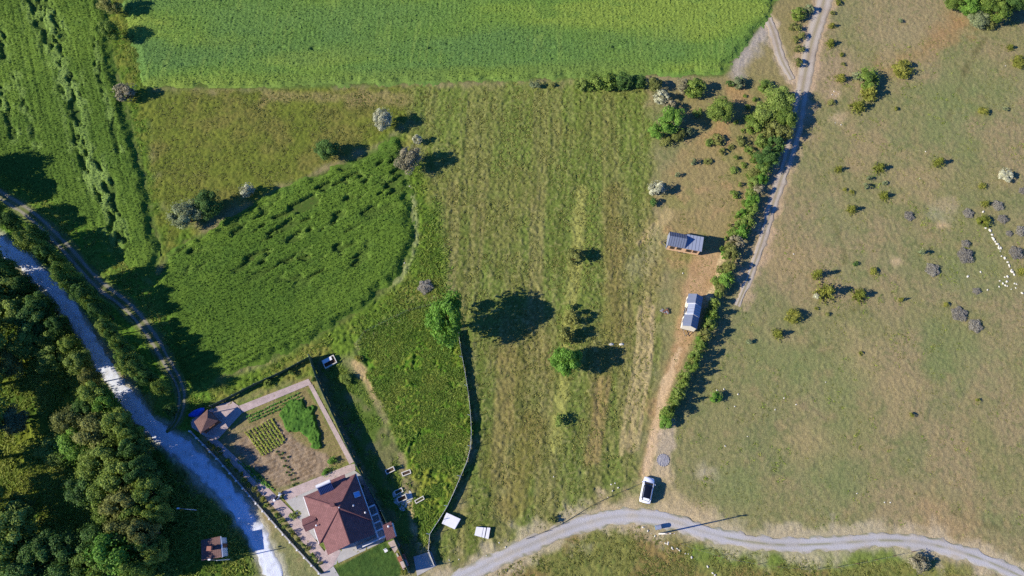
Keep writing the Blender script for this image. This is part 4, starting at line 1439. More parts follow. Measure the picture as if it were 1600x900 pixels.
ROAD_ALL = lambda x, y: np.minimum.reduce([road_field(x, y, k) for k in ROADS])


def tufts(name, label, cat, key, n, hmin, hmax, fol, blades=5, wid=0.09, seed=1, tint=None, clump=0.0, spread=0.16, fade=1.0):
    r = np.random.default_rng(seed)
    pts = POLY[key] if isinstance(key, str) else key
    lo = np.maximum(pts.min(0), (-110, -8))
    hi = np.minimum(pts.max(0), (110, 106))
    x = r.uniform(lo[0], hi[0], n * 3).astype(np.float32)
    y = r.uniform(lo[1], hi[1], n * 3).astype(np.float32)
    ok = poly_sd(x, y, pts) > 0.1 + 4.0 * r.uniform(0, 1, len(x)) ** 2 * fade
    x, y = x[ok], y[ok]
    if clump:
        ok = vn(x, y, 1.6, seed + 90) * 0.6 + vn(x, y, 5.0, seed + 91) * 0.4 > clump
        x, y = x[ok], y[ok]
    ok = ROAD_ALL(x, y) > 0.25
    x, y = x[ok][:n], y[ok][:n]
    n = len(x)
    h = r.uniform(hmin, hmax, n) * (0.6 + 0.8 * vn(x, y, 4.0, seed + 7))
    nb = n * blades
    bx = np.repeat(x, blades) + r.normal(size=nb) * spread * 0.5
    by = np.repeat(y, blades) + r.normal(size=nb) * spread * 0.5
    bh = np.repeat(h, blades) * r.uniform(0.6, 1.2, nb)
    a = r.uniform(0, 2 * math.pi, nb)
    w = wid * r.uniform(0.7, 1.5, nb)
    lean = bh * r.uniform(1.0, 3.0, nb)
    la = r.uniform(0, 2 * math.pi, nb)
    V = np.empty((nb, 3, 3), dtype=np.float32)
    V[:, 0] = np.stack([bx - np.cos(a) * w, by - np.sin(a) * w, np.full(nb, -0.04)], 1)
    V[:, 1] = np.stack([bx + np.cos(a) * w, by + np.sin(a) * w, np.full(nb, -0.04)], 1)
    V[:, 2] = np.stack([bx + np.cos(la) * lean, by + np.sin(la) * lean, bh], 1)
    col = np.zeros((nb, 3), dtype=np.float32)
    tt = np.repeat(np.clip(0.2 + 0.6 * vn(x, y, 2.5, seed + 55) + r.uniform(-0.25, 0.25, n), 0, 1), blades)
    col[:, 0] = r.uniform(0.7, 1.25, nb)
    col[:, 1] = tt
    o = link(name, np_mesh(name, V.reshape(-1, 3), np.arange(nb * 3).reshape(nb, 3), np.repeat(col, 3, 0), False, FOL[fol]))
    tag(o, label, cat, None, 'stuff')
    return o


tufts("field_grass", "rough brownish grass of the mown central field", 'grass', 'field', 13000, 0.05, 0.16, 'grass', 5, 0.07, 2, clump=0.42)
tufts("meadow_grass", "olive brown grass of the meadow between the crops", 'grass', 'meadow', 6000, 0.05, 0.15, 'grass', 5, 0.07, 3, clump=0.4)
tufts("weed_growth", "lush yellow green weeds in the fenced plot", 'weeds', 'weeds', 11000, 0.12, 0.34, 'weed', 6, 0.10, 4, clump=0.36, spread=0.3)
tufts("woodland_undergrowth", "sunlit yellow green undergrowth between the woodland trees", 'undergrowth', 'forest', 14000, 0.15, 0.45, 'weed', 6, 0.14, 5, clump=0.4, spread=0.4)
tufts("boundary_weeds", "tall weeds between the lodged crop and the garden fence", 'weeds',
      PP([(262, 600), (300, 612), (430, 566), (560, 494), (630, 440), (652, 370), (642, 300), (634, 236), (660, 260), (690, 330), (706, 400), (712, 470), (650, 478), (556, 524), (490, 556), (340, 634), (300, 650)]),
      8000, 0.12, 0.36, 'weed', 6, 0.10, 6, clump=0.38, spread=0.3)
tufts("lane_verge_grass", "green grass between the lane and the crop strip", 'grass',
      PP([(-20, 275), (60, 305), (110, 330), (160, 370), (240, 430), (270, 520), (296, 606), (290, 615), (262, 560), (200, 470), (110, 380), (0, 296)]), 5000, 0.1, 0.28, 'weed', 6, 0.09, 8, clump=0.35)
tufts("pasture_tufts", "sparse grass tufts scattered over the right pasture", 'grass',
      PP([(1290, -20), (1640, -20), (1640, 870), (1500, 840), (1300, 830), (1100, 810), (1040, 770), (1050, 680), (1110, 560), (1180, 430), (1240, 240)]), 9000, 0.03, 0.1, 'grass', 4, 0.07, 9, clump=0.55)
tufts("roadside_grass", "dry grass below the grey road along the bottom edge", 'grass', 'below', 6000, 0.05, 0.17, 'grass', 5, 0.07, 10, clump=0.42)
tufts("cabin_grass", "dry grass patches around the cabins", 'grass', 'cabins', 3000, 0.04, 0.12, 'grass', 4, 0.07, 12, clump=0.5)
tufts("bank_weeds", "dark green weeds on the bank behind the panel fence", 'weeds', 'behind', 2200, 0.12, 0.32, 'weed', 6, 0.1, 13, clump=0.45, spread=0.3)
tufts("headland_grass", "green grass strip between the crop strip and the meadow", 'grass', PP([(150, -20), (205, -20), (232, 130), (238, 240), (258, 340), (290, 355), (262, 395), (225, 280), (190, 130)]), 3500, 0.1, 0.26, 'weed', 5, 0.09, 14, clump=0.4)
tufts("pasture_weeds", "small yellow green weeds dotted over the right pasture", 'weeds',
      PP([(1290, -20), (1640, -20), (1640, 870), (1500, 840), (1300, 830), (1100, 810), (1040, 770), (1050, 680), (1110, 560), (1180, 430), (1240, 240)]), 5000, 0.05, 0.2, 'weed', 5, 0.08, 19, clump=0.66, spread=0.25)

# ------------------------------------------------------------------ house, paths, garden
def slab(name, pts_px, z0, z1, mat, kind='structure', label=None, cat=None):
    mb = MB().prism([P(*p) for p in pts_px], z0, z1)
    o = mb.build(name, mat)
    tag(o, label, cat, None, kind)
    return o


slab("paved_path", [(374, 634), (482, 592), (487, 600), (379, 645)], -0.1, 0.07, M['paver'])
slab("paved_path", [(481.5, 601.5), (488, 600.5), (553, 722), (546, 725.5)], -0.1, 0.066, M['paver'])
slab("paved_path", [(439, 769), (545, 726.5), (554, 724.5), (556, 734), (447, 783)], -0.1, 0.07, M['paver'])
slab("paved_path", [(322, 684), (341, 688), (444, 786), (466, 808), (507, 862), (516, 846), (532, 862), (521, 884), (507, 894), (497, 880), (446, 811)], -0.1, 0.062, M['paver'])
slab("paved_court", [(300, 668), (298, 656), (345, 631), (363, 627), (373.5, 634.5), (378, 645.5), (340, 687), (322, 683)], -0.1, 0.066, M['paver'])
slab("concrete_drive", [(499, 897), (507, 894.5), (521, 884.5), (530, 900), (536, 925), (510, 925)], -0.1, 0.058, M['concrete'])
slab("concrete_apron", [(646, 870), (674, 861), (682, 884), (652, 900)], -0.1, 0.08, M['concrete'])
slab("pink_paving", [(606, 848), (618.5, 842), (625, 852), (617, 864)], -0.1, 0.07, M['paver'])

# house -----------------------------------------------------------
ang = math.atan2(0.40, 0.917)
hx, hy = P(530, 793, 5.6)
house = empty("tiled_house", (hx, hy, 0), ang)
tag(house, "white walled house with a dark red hipped tile roof", 'house')


def HL(px, py, z):
    x, y = P(px, py, z)
    dx, dy = x - hx, y - hy
    return (dx * math.cos(ang) + dy * math.sin(ang), -dx * math.sin(ang) + dy * math.cos(ang))


ZE, ZA = 3.05, 5.6
XW, XE, YS, YN = -5.0, 3.5, -3.5, 4.1


def roofz(x, y):
    return ZE + (ZA - ZE) * min((x - XW) / -XW, (XE - x) / XE, (y - YS) / -YS, (YN - y) / YN)


mb = MB()
for x0, x1, y0, y1 in ((XW + .45, XE - .45, YS + .4, YN - .45), (-3.9, 2.8, -5.15, YS + .4), (-5.95, XW + .45, -0.7, 0.7), (-2.3, 1.6, YN - .45, YN + .35)):
    mb.box(x0, x1, y0, y1, -0.1, 3.0)
mb.poly([(-3.9, -5.15, 3.0), (2.8, -5.15, 3.0), (-0.3, -5.15, 4.85)])
mb.poly([(-5.95, 0.7, 3.0), (-5.95, -0.7, 3.0), (-5.95, 0.0, 3.55)])
mb.build("wall", M['render_white'], house)


def slope_roof(name, polys, thick=0.16, mat=M['roof'], parent=house):
    mb = MB()
    for p in polys:
        mb.poly(p)
        mb.poly([(q[0], q[1], q[2] - thick) for q in reversed(p)])
    # fascia on edges that belong to one face only
    def k(q):
        return tuple(round(c, 3) for c in q)
    cnt = {}
    for p in polys:
        for i in range(len(p)):
            a, b = k(p[i]), k(p[(i + 1) % len(p)])
            cnt.setdefault(frozenset((a, b)), []).append((p[i], p[(i + 1) % len(p)]))
    for e in cnt.values():
        if len(e) == 1:
            a, b = e[0]
            mb.poly([a, (a[0], a[1], a[2] - thick), (b[0], b[1], b[2] - thick), b])
    return mb.build(name, mat, parent)


A = (0, 0, ZA)
c_sw, c_se, c_ne, c_nw = (XW, YS, ZE), (XE, YS, ZE), (XE, YN, ZE), (XW, YN, ZE)
roof = slope_roof("roof", [[A, c_nw, c_sw], [A, c_sw, c_se], [A, c_se, c_ne], [A, c_ne, c_nw]])
wr0, wr1 = (-0.3, 0.35, 5.42), (-0.3, -5.55, 5.30)
slope_roof("roof", [[wr0, (-4.35, 0.35, 3.32), (-4.35, -5.55, 3.02), wr1], [wr0, wr1, (3.25, -5.55, 3.02), (3.25, 0.35, 3.32)]])
slope_roof("roof", [[(-4.2, 0, 3.75), (-6.4, 0, 3.62), (-6.4, -1.0, 3.0), (-4.2, -1.0, 3.12)], [(-4.2, 0, 3.75), (-4.2, 1.0, 3.12), (-6.4, 1.0, 3.0), (-6.4, 0, 3.62)]])
slope_roof("roof", [[(-2.6, 3.6, 3.42), (-2.6, 4.75, 2.98), (1.9, 4.75, 2.98), (1.9, 3.6, 3.42)]])
for a, b in ((A, c_sw), (A, c_se), (A, c_ne), (A, c_nw), (wr0, wr1), ((-4.4, 0, 3.76), (-6.4, 0, 3.63))):
    MB().tube(a, b, 0.10, 0.10, 6).build("ridge_cap", M['roof_ridge'], roof)
MB().tube((0, 0, 5.5), (0, 0, 5.95), 0.14, 0.08, 8).build("finial", M['white_panel'], roof)


def onroof(px, py, zg=4.4):
    for _ in range(6):
        x, y = HL(px, py, zg)
        zg = roofz(x, y)
    return x, y, zg


x, y, z = onroof(521, 789)
mb = MB().box(x - .25, x + .25, y - .2, y + .2, z - .4, z + .75)
mb.box(x - .32, x + .32, y - .27, y + .27, z + .751, z + .85)
mb.build("chimney", M['roof_ridge'], roof)
x, y, z = onroof(558, 772.5)
sk = MB()
s = (ZA - ZE) / XE


def eastp(dx, dy, up=0.08):
    return (x + dx, y + dy, z - s * dx + up)


sk.poly([eastp(-.38, -.38), eastp(.38, -.38), eastp(.38, .38), eastp(-.38, .38)])
for a, b in (((-.38, -.38), (.38, -.38)), ((.38, -.38), (.38, .38)), ((.38, .38), (-.38, .38)), ((-.38, .38), (-.38, -.38))):
    sk.poly([eastp(*a, -.05), eastp(*b, -.05), eastp(*b), eastp(*a)])
sky_w = sk.build("skylight", M['sky_glass'], roof)
fr = MB()
for a, b in (((-.4, -.4), (.4, -.4)), ((.4, -.4), (.4, .4)), ((.4, .4), (-.4, .4)), ((-.4, .4), (-.4, -.4))):
    fr.tube(eastp(*a, .1), eastp(*b, .1), 0.035, 0.035, 5)
fr.build("frame", M['white_panel'], sky_w)
for px, py in ((571.6, 801), (495.6, 821), (553, 790)):
    x, y, z = onroof(px, py)
    mb = MB().tube((x, y, z - .2), (x, y, z + .5), 0.07, 0.07, 8)
    mb.tube((x, y, z + .5), (x, y, z + .62), 0.16, 0.05, 8)
    mb.build("vent_pipe", M['white_panel'], roof)
# solar water heater on the north-west corner of the roof
x, y, z = onroof(511, 764)
sh = MB()
T3 = [(x - 1.15, y - .75, z + .25), (x + 1.05, y - .75, z + .25), (x + 1.05, y + .55, z + 1.05), (x - 1.15, y + .55, z + 1.05)]
sh.poly(T3)
sh.poly([(q[0], q[1], q[2] - .1) for q in reversed(T3)])
for i in range(4):
    a, b = T3[i], T3[(i + 1) % 4]
    sh.poly([a, (a[0], a[1], a[2] - .1), (b[0], b[1], b[2] - .1), b])
pan = sh.build("solar_collector", M['solar'], house)
MB().tube((x - 1.2, y + .75, z + 1.25), (x + 1.1, y + .75, z + 1.25), 0.28, 0.28, 12).build("water_tank", M['white_panel'], pan, True)
lg = MB()
for dx in (-1.0, 0.9):
    for dy, zz in ((-.7, .25), (.7, 1.0)):
        lg.tube((x + dx, y + dy, z - 1.2), (x + dx, y + dy, z + zz), 0.03, 0.03, 5)
    lg.tube((x + dx, y - .7, z + .2), (x + dx, y + .7, z + 1.0), 0.03, 0.03, 5)
lg.build("stand", M['metal_grey'], pan)
fr = MB()
for k in range(1, 9):
    xx = x - 1.15 + 2.2 * k / 9
    fr.tube((xx, y - .75, z + .27), (xx, y + .55, z + 1.07), 0.02, 0.02, 4)
fr.build("collector_tubes", M['glass'], pan)
# gutters
MB().tube((XE + .06, YS, ZE - .1), (XE + .06, YN, ZE - .1), 0.08, 0.08, 6).build("gutter", M['white_panel'], house)
MB().tube((XW - .06, YS, ZE - .1), (XW - .06, YN, ZE - .1), 0.08, 0.08, 6).build("gutter", M['white_panel'], house)
# windows and door
for (wx, wy, ax_i) in ((-2.2, -5.15, 0), (1.2, -5.15, 0), (3.05, -0.8, 1), (3.05, 1.6, 1), (-4.55, 2.2, 2), (-4.55, -2.1, 2)):
    w = MB()
    f2 = MB()
    if ax_i == 0:
        w.box(wx - .5, wx + .5, wy - .03, wy + .02, 1.0, 2.2)
        for q in ((wx - .58, wx + .58, 2.2, 2.28), (wx - .58, wx + .58, .92, 1.0), (wx - .58, wx - .5, 1.0, 2.2), (wx + .5, wx + .58, 1.0, 2.2), (wx - .03, wx + .03, 1.0, 2.2)):
            f2.box(q[0], q[1], wy - .07, wy - .032, q[2], q[3])
    else:
        sgn = 1 if ax_i == 1 else -1
        xa, xb = sorted((wx - .02 * sgn, wx + .03 * sgn))
        w.box(xa, xb, wy - .5, wy + .5, 1.0, 2.2)
        xa, xb = sorted((wx + .032 * sgn, wx + .07 * sgn))
        for q in ((wy - .58, wy + .58, 2.2, 2.28), (wy - .58, wy + .58, .92, 1.0), (wy - .58, wy - .5, 1.0, 2.2), (wy + .5, wy + .58, 1.0, 2.2), (wy - .03, wy + .03, 1.0, 2.2)):
            f2.box(xa, xb, q[0], q[1], q[2], q[3])
    wo = w.build("window", M['glass'], house)
    f2.build("frame", M['white_panel'], wo)
d = MB().box(-6.0, -5.952, -0.45, 0.45, 0.05, 2.1).build("door", M['timber_dark'], house)
MB().box(-6.05, -6.001, 0.28, 0.34, 1.0, 1.06).build("handle", M['chrome'], d)
# corner terrace with railing on the south-east
mb = MB().box(2.85, 4.6, -5.9, -1.3, -0.1, 0.55)
mb.box(-0.5, 4.6, -6.5, -5.91, -0.1, 0.54)
mb.build("terrace", M['concrete'], house)
rl = MB()
rl.box(4.4, 4.6, -6.5, -1.3, 1.45, 1.6)
rl.box(3.35, 4.39, -1.5, -1.3, 1.45, 1.6)
rl.box(0.6, 4.39, -6.5, -6.3, 1.45, 1.6)
rl.box(3.3, 3.5, -6.2, -1.6, 2.2, 2.32)
for yy in (-6.4, -5.2, -4.0, -2.8, -1.4):
    rl.box(3.45, 4.55, yy - .09, yy + .09, 2.33, 2.45)
    rl.box(4.42, 4.58, yy - .08, yy + .08, 0.55, 2.33)
for xx in (0.7, 1.9, 3.1):
    rl.box(xx - .06, xx + .06, -6.46, -6.34, 0.55, 1.45)
rl.build("railing", M['render_white'], house)
slab("house_paving", [(554, 735), (566, 744), (606, 826), (600, 846), (520, 884), (516, 846), (474, 840), (462, 800), (447, 783)], -0.1, 0.05, M['concrete'])

# annex, brick oven, chair ------------------------------------------
ann = empty("garden_annex", (*P(607, 832), 0))
tag(ann, "small annex with a dark red lean-to roof beside the panel fence", 'shed')
ax0, ay0 = P(607, 832)


def rel(px, py, z, o):
    x, y = P(px, py, z)
    return (x - o[0], y - o[1], z)


o2 = (ax0, ay0)
r4 = [rel(597.5, 821, 2.7, o2), rel(604, 845, 2.45, o2), rel(618, 839, 2.3, o2), rel(611, 814.5, 2.55, o2)]
slope_roof("roof", [r4], 0.14, M['roof'], ann)
c = sum((Vector(q) for q in r4), Vector()) / 4
MB().prism([(c.x + (q[0] - c.x) * .86, c.y + (q[1] - c.y) * .86) for q in r4], -0.1, 2.26).build("wall", M['render_white'], ann)
q = rel(607.5, 822.5, 2.65, o2)
MB().tube((q[0], q[1], 2.3), (q[0], q[1], 3.1), 0.09, 0.09, 8).tube((q[0], q[1], 3.1), (q[0], q[1], 3.22), 0.18, 0.06, 8).build("flue", M['white_panel'], ann)
bo = empty("brick_barbecue", (*P(631, 877), 0), math.atan2(-0.9, 0.45))
tag(bo, "orange brick barbecue near the lower end of the panel fence", 'barbecue')
mb = MB().box(-.95, .95, -.55, .55, -0.1, .75)
mb.box(-.95, -.2, -.55, .55, .751, 1.2, 0)
mb.build("body", M['brick'], bo)
MB().box(-.15, .9, -.5, .5, .752, .80).build("worktop", M['paver'], bo)
MB().box(-.75, -.4, -.2, .2, 1.201, 1.8).build("chimney", M['brick'], bo)
ch = empty("garden_chair", (*P(603.5, 860), 0), 0.5)
tag(ch, "white plastic chair on the dark lawn", 'chair')
MB().box(-.25, .25, -.25, .25, .4, .45).build("seat", M['white_panel'], ch)
MB().box(-.25, .25, .22, .28, .46, .92).build("backrest", M['white_panel'], ch)
for dx in (-.22, .22):
    for dy in (-.22, .22):
        MB().tube((dx, dy, -.02), (dx * .95, dy * .95, .4), .025, .025, 6).build("leg", M['white_panel'], ch)
slab("lawn_kerb", [(619, 865), (621, 864), (634, 893), (632, 894)], -0.1, 0.14, M['concrete'])

# garden hut by the court ---------------------------------------------
hut = empty("garden_hut", (*P(323, 656), 0))
tag(hut, "small garden hut with brown four sided roof on the paved court", 'hut')
o3 = P(323, 656)
k4 = [rel(303, 659, 2.45, o3), rel(313.5, 677.5, 2.45, o3), rel(341, 657.5, 2.45, o3), rel(324.5, 639.5, 2.45, o3)]
ap = rel(324, 653, 3.3, o3)
slope_roof("roof", [[ap, k4[0], k4[1]], [ap, k4[1], k4[2]], [ap, k4[2], k4[3]], [ap, k4[3], k4[0]]], 0.1, M['hut_roof'], hut)
for q in k4:
    MB().tube((q[0] * .85, q[1] * .85, -.02), (q[0] * .85, q[1] * .85, 2.45), .07, .07, 6).build("post", M['timber_dark'], hut)
MB().prism([(q[0] * .82, q[1] * .82) for q in k4], -0.1, 0.9).build("base", M['timber_dark'], hut)


def blob(name, loc, sx, sy, sz, rz, mat, label, cat, seed=1, noise=0.12):
    n, m = 18, 9
    V, F = [], []
    r = random.Random(seed)
    for j in range(m + 1):
        t = j / m * math.pi / 2
        for i in range(n):
            a = 2 * math.pi * i / n
            w = 1 + noise * math.sin(3 * a + seed) * math.cos(2 * t + seed) + r.uniform(-noise, noise) * .5
            V.append((sx * math.cos(a) * math.cos(t) ** .7 * w, sy * math.sin(a) * math.cos(t) ** .7 * w, sz * math.sin(t) * w - .05))
    for j in range(m):
        for i in range(n):
            F.append((j * n + i, j * n + (i + 1) % n, (j + 1) * n + (i + 1) % n, (j + 1) * n + i))
    me = np_mesh(name, V, F, None, True, mat)
    o = link(name, me, None, (loc[0], loc[1], 0))
    o.rotation_euler = (0, 0, rz)
    tag(o, label, cat)
    return o


blob("tarpaulin_heap", P(308, 645), 1.35, 0.55, 0.75, 0.45, M['tarp_blue'], "bright blue tarpaulin heap behind the garden hut", 'tarpaulin', 3)


# fences --------------------------------------------------------------
def resample(pts_px, spacing):
    w = smooth_line([P(*p) for p in pts_px], 0.2)
    d = np.concatenate([[0], np.cumsum(np.linalg.norm(np.diff(w, axis=0), axis=1))])
    n = max(1, int(round(d[-1] / spacing)))
    t = np.linspace(0, d[-1], n + 1)
    return np.stack([np.interp(t, d, w[:, 0]), np.interp(t, d, w[:, 1])], 1)


def panel_fence(pts_px, h, label, spacing=2.0):
    s = resample(pts_px, spacing)
    root = empty("panel_fence", (*s[0], 0))
    tag(root, label, 'fence')
    s = s - s[0]
    for i in range(len(s) - 1):
        a, b = Vector(s[i]), Vector(s[i + 1])
        d = (b - a).normalized()
        nrm = Vector((-d.y, d.x)) * 0.02
        a2, b2 = a + d * .05, b - d * .05
        MB().prism([(a2 + nrm)[:], (b2 + nrm)[:], (b2 - nrm)[:], (a2 - nrm)[:]], 0.02, h).build("panel", M['fence_green'], root)
    for p in s:
        MB().box(p[0] - .045, p[0] + .045, p[1] - .045, p[1] + .045, -.1, h + .08).build("post", M['wire'], root)
    return root


def wire_fence(pts_px, h, label, net=0.0, spacing=2.6, arm=False, post=0.05, wires=(0.5, 0.95, 1.4), mat='pole'):
    s = resample(pts_px, spacing)
    root = empty("wire_fence", (*s[0], 0))
    tag(root, label, 'fence')
    o0 = s[0].copy()
    s = s - s[0]
    for i, p in enumerate(s):
        mb = MB().tube((p[0], p[1], -.1), (p[0], p[1], h), post, post * .85, 6)
        if arm and i % 2 == 0:
            mb.tube((p[0], p[1], h - .02), (p[0] - .42, p[1] + .08, h + .28), post, post * .8, 6)
        mb.build("post", M[mat], root)
    for z in wires:
        if z < h:
            mb = MB()
            for i in range(len(s) - 1):
                mb.tube((*s[i], z), (*s[i + 1], z), .007, .007, 4)
            mb.build("wire", M['wire'], root)
    if net > 0.6:
        mb = MB()
        for i in range(len(s) - 1):
            mb.tube((*s[i], net + .06), (*s[i + 1], net + .06), .02, .02, 5)
        mb.build("top_rail", M['white_panel'], root)
    if net:
        for i in range(len(s) - 1):
            a, b = Vector(s[i]), Vector(s[i + 1])
            d = (b - a).normalized()
            nrm = Vector((-d.y, d.x)) * 0.012
            a2, b2 = a + d * .05, b - d * .05
            MB().prism([(a2 + nrm)[:], (b2 + nrm)[:], (b2 - nrm)[:], (a2 - nrm)[:]], 0.02, net * random.uniform(.9, 1.1)).build("net", M['net'], root)
    return root


panel_fence([(487, 559), (500, 598), (530, 664), (556, 720), (600, 802), (641, 893)], 2.3, "long dark green panel fence on the right side of the garden")
panel_fence([(332, 636), (365, 620), (400, 602), (440, 584), (485, 560)], 1.3, "dark panel fence along the top of the garden")
wire_fence([(716, 518), (722, 555), (730, 600), (735, 640), (737, 680), (734, 711), (724, 736), (712, 765), (701, 789), (690, 808), (675, 830), (669, 845), (671, 862), (680, 884)],
           1.7, "curved netting fence with white posts between weedy plot and mown field", 0.95, 2.4, True)
wire_fence([(1062, 850), (1130, 871), (1200, 884), (1280, 889), (1360, 876), (1425, 862)], 1.1, "thin post fence below the grey road on the right", 0, 3.0, False, .035, mat='timber_dark')
wire_fence([(822, 842), (875, 820), (930, 787), (1002, 755)], 0.9, "low netting fence on the verge above the grey road", 0.2, 3.0, False, .04, mat='timber_dark')
wire_fence([(556, 540), (567, 522), (600, 505), (640, 486), (690, 474)], 1.4, "old wire fence along the top of the weedy plot", 0, 3.0, False, .05, mat='timber_dark')
# low wall by the white road
s = resample([(299, 675), (344, 721), (400, 785), (450, 842), (500, 896)], 1.7)
lw = empty("low_wall", (*s[0], 0))
tag(lw, "low pale wall between the white road and the garden path", 'wall')
s = s - s[0]
for i in range(len(s) - 1):
    a, b = Vector(s[i]), Vector(s[i + 1])
    d = (b - a).normalized()
    nrm = Vector((-d.y, d.x))
    MB().prism([(a + d * .14 + nrm * .1)[:], (b - d * .14 + nrm * .1)[:], (b - d * .14 - nrm * .1)[:], (a + d * .14 - nrm * .1)[:]], -.1, .42 + .03 * (i % 2)).build("wall_panel", M['concrete'], lw)
for p in s:
    MB().box(p[0] - .12, p[0] + .12, p[1] - .12, p[1] + .12, -.1, .95).build("pier", M['render_white'], lw)
# flowering shrubs between wall and path
r5 = random.Random(9)
fl = []
for k in range(26):
    t = k / 25
    px = 322 + (498 - 322) * t
    py = np.interp(px, [322, 344, 400, 450, 498], [694, 712, 775, 832, 882])
    fl.append((px + r5.uniform(2, 6), py + r5.uniform(-3, 1), r5.uniform(7, 11), r5.uniform(0.7, 1.5), 'bush', r5.choice(['juniper', 'hedge', 'oak', 'olive'])))
listed("border_plant", fl, 'shrub', 'plants in the bed beside the garden path', lambda k, it: f"{LOOK[it[5]]} border plant, {ORD[k]} from the upper end along the low wall")
listed("garden_shrub", [(489, 592, 9, 1.0, 'bush', 'dark'), (510, 738, 16, 0.8, 'bush', 'bright'), (520, 722, 16, 0.9, 'bush', 'bright'), (560, 728, 11, 1.3, 'bush', 'dark'), (458, 806, 12, 0.7, 'bush', 'hedge'),
                        (418, 598, 14, 1.2, 'bush', 'oak'), (455, 584, 12, 1.0, 'bush', 'hedge'), (632, 892, 14, 1.0, 'bush', 'juniper'), (560, 560, 14, 0.9, 'bush', 'juniper'), (540, 590, 20, 1.2, 'shrub', 'oak'),
                        (626, 862, 10, .7, 'bush', 'juniper')],
       'shrub', 'garden shrubs', lambda k, it: f"{LOOK[it[5]]} garden shrub, {ORD[k]} from the left inside and beside the panel fence")

# seedling rows and furrows in the vegetable garden
rows = []
for k in range(9):
    t = k / 8
    rows.append(((384 + 40 * t, 675 - 20 * t), (412 + 34 * t, 712 - 22 * t)))
for k in range(4):
    rows.append(((372 + 8 * k, 720 + 4 * k), (404 + 8 * k, 754 + 4 * k)))
for k in range(3):
    rows.append(((386 + 2 * k, 652 + 4 * k), (468 + 2 * k, 614 + 5 * k)))
rg = np.random.default_rng(3)
for k, (a, b) in enumerate(rows):
    A2, B2 = np.array(P(*a)), np.array(P(*b))
    L = np.linalg.norm(B2 - A2)
    n = int(L / 0.022)
    t = rg.uniform(0, 1, n)
    keep = rg.uniform(0, 1, n) < (0.9 if k < 9 else 0.45)
    t = t[keep]
    n = len(t)
    pos = A2[None] + (B2 - A2)[None] * t[:, None] + rg.normal(size=(n, 2)) * 0.07
    c = np.concatenate([pos, rg.uniform(0.1, 0.24, (n, 1))], 1)
    V, F = leaf_quads(c, unit(rg.normal(size=(n, 3)) * .5 + np.array([-0.4, 0, 1.0])), 0.24, rg, .7)
    col = np.zeros((n, 3), dtype=np.float32)
    col[:, 0] = rg.uniform(.9, 1.4, n)
    col[:, 1] = rg.uniform(0.4, 1, n)
    o = link("vegetable_row", np_mesh("vegetable_row", V, F, np.repeat(col, 4, 0), False, FOL['weed' if k < 9 else 'veg']))
    tag(o, (f"thin green vegetable row, {ORD[k]} from the left in the seedling block" if k < 9 else f"sparse vegetable row near the garden path, {ORD[k - 9]} from the left" if k < 13 else f"sparse vegetable row along the upper garden path, {ORD[k - 13]} from the top"), 'plant row', 'vegetable rows in the garden', None)
listed("seedling", [(428 + dx, 700 + dy, 4.5, .35, 'bush', 'dark') for dx, dy in ((5, 6), (9, 10), (14, 8), (12, 16), (18, 20), (22, 14), (16, 28), (22, 30), (26, 34), (24, 42), (30, 40), (28, 50), (34, 48), (20, 38), (30, 58), (35, 56))],
       'plant', 'single dark plants on the bare soil', lambda k, it: f"dark small plant, {ORD[k]} from the left on the bare garden soil")

# white frames, slabs, boxes -------------------------------------------
def stone_frame(px, py, L, W, rz, label, h=0.35, lid=False, head=True):
    root = empty("stone_bed", (*P(px, py), 0), rz)
    tag(root, label, 'stone bed', 'stone edged beds in and near the weedy plot')
    t = .13
    for nm, q in (("rail", (-L / 2, L / 2, -W / 2, -W / 2 + t)), ("rail", (-L / 2, L / 2, W / 2 - t, W / 2)), ("rail", (-L / 2, -L / 2 + t, -W / 2 + t + .003, W / 2 - t - .003)), ("rail", (L / 2 - t, L / 2, -W / 2 + t + .003, W / 2 - t - .003))):
        MB().box(*q, -.1, h).build(nm, M['white_stone'], root)
    MB().box(-L / 2 + t + .004, L / 2 - t - .004, -W / 2 + t + .004, W / 2 - t - .004, -.1, h * .45).build("infill", M['soil'], root)
    if head:
        MB().box(L / 2 - .12, L / 2 - .02, -W / 2 + .05, W / 2 - .05, h + .002, h + .5).build("headpiece", M['white_stone'], root)
    if lid:
        MB().box(-L / 2 + .1, L / 2 - .5, W * .05, W / 2 - .05, h + .003, h + .07).build("lid", M['white_panel'], root)
    return root


stone_frame(610, 735, 1.55, .75, .45, "white rectangular stone edged bed, upper left of the five in the weedy plot")
stone_frame(635, 739, 1.5, .7, .35, "greyish stone edged bed with low kerb, upper right of the five in the weedy plot", .22, False, False)
stone_frame(623, 768, 1.4, .75, .45, "dark filled stone edged bed in shade directly above the brightest one", .25, False, False)
stone_frame(628.5, 779, 1.6, .85, .4, "white stone edged bed on a pale gravel patch in the shade", .35)
stone_frame(656, 781, 1.6, .6, .5, "narrow white stone edged bed in sun, rightmost of the five", .3)
stone_frame(515.5, 566, 2.2, 1.5, .5, "large white stone edged bed with a lid beyond the top corner of panel fence", .5, True, False)
cx, cy = P(629, 780)
th = np.linspace(0, 2 * math.pi, 40, endpoint=False)
rad = 1.35 + 0.3 * np.sin(3 * th) + 0.2 * np.cos(5 * th + 1)
V = np.concatenate([[[cx, cy, .045]], np.stack([cx + np.cos(th) * rad * 1.15, cy + np.sin(th) * rad, np.full(40, .02)], 1)])
F = [(0, i + 1, (i + 1) % 40 + 1) for i in range(40)]
gp = link("gravel_patch", np_mesh("gravel_patch", V, F, np.tile(lin('#b9b6ae'), (41, 1)), False, M['gravel']))
tag(gp, kind='structure')


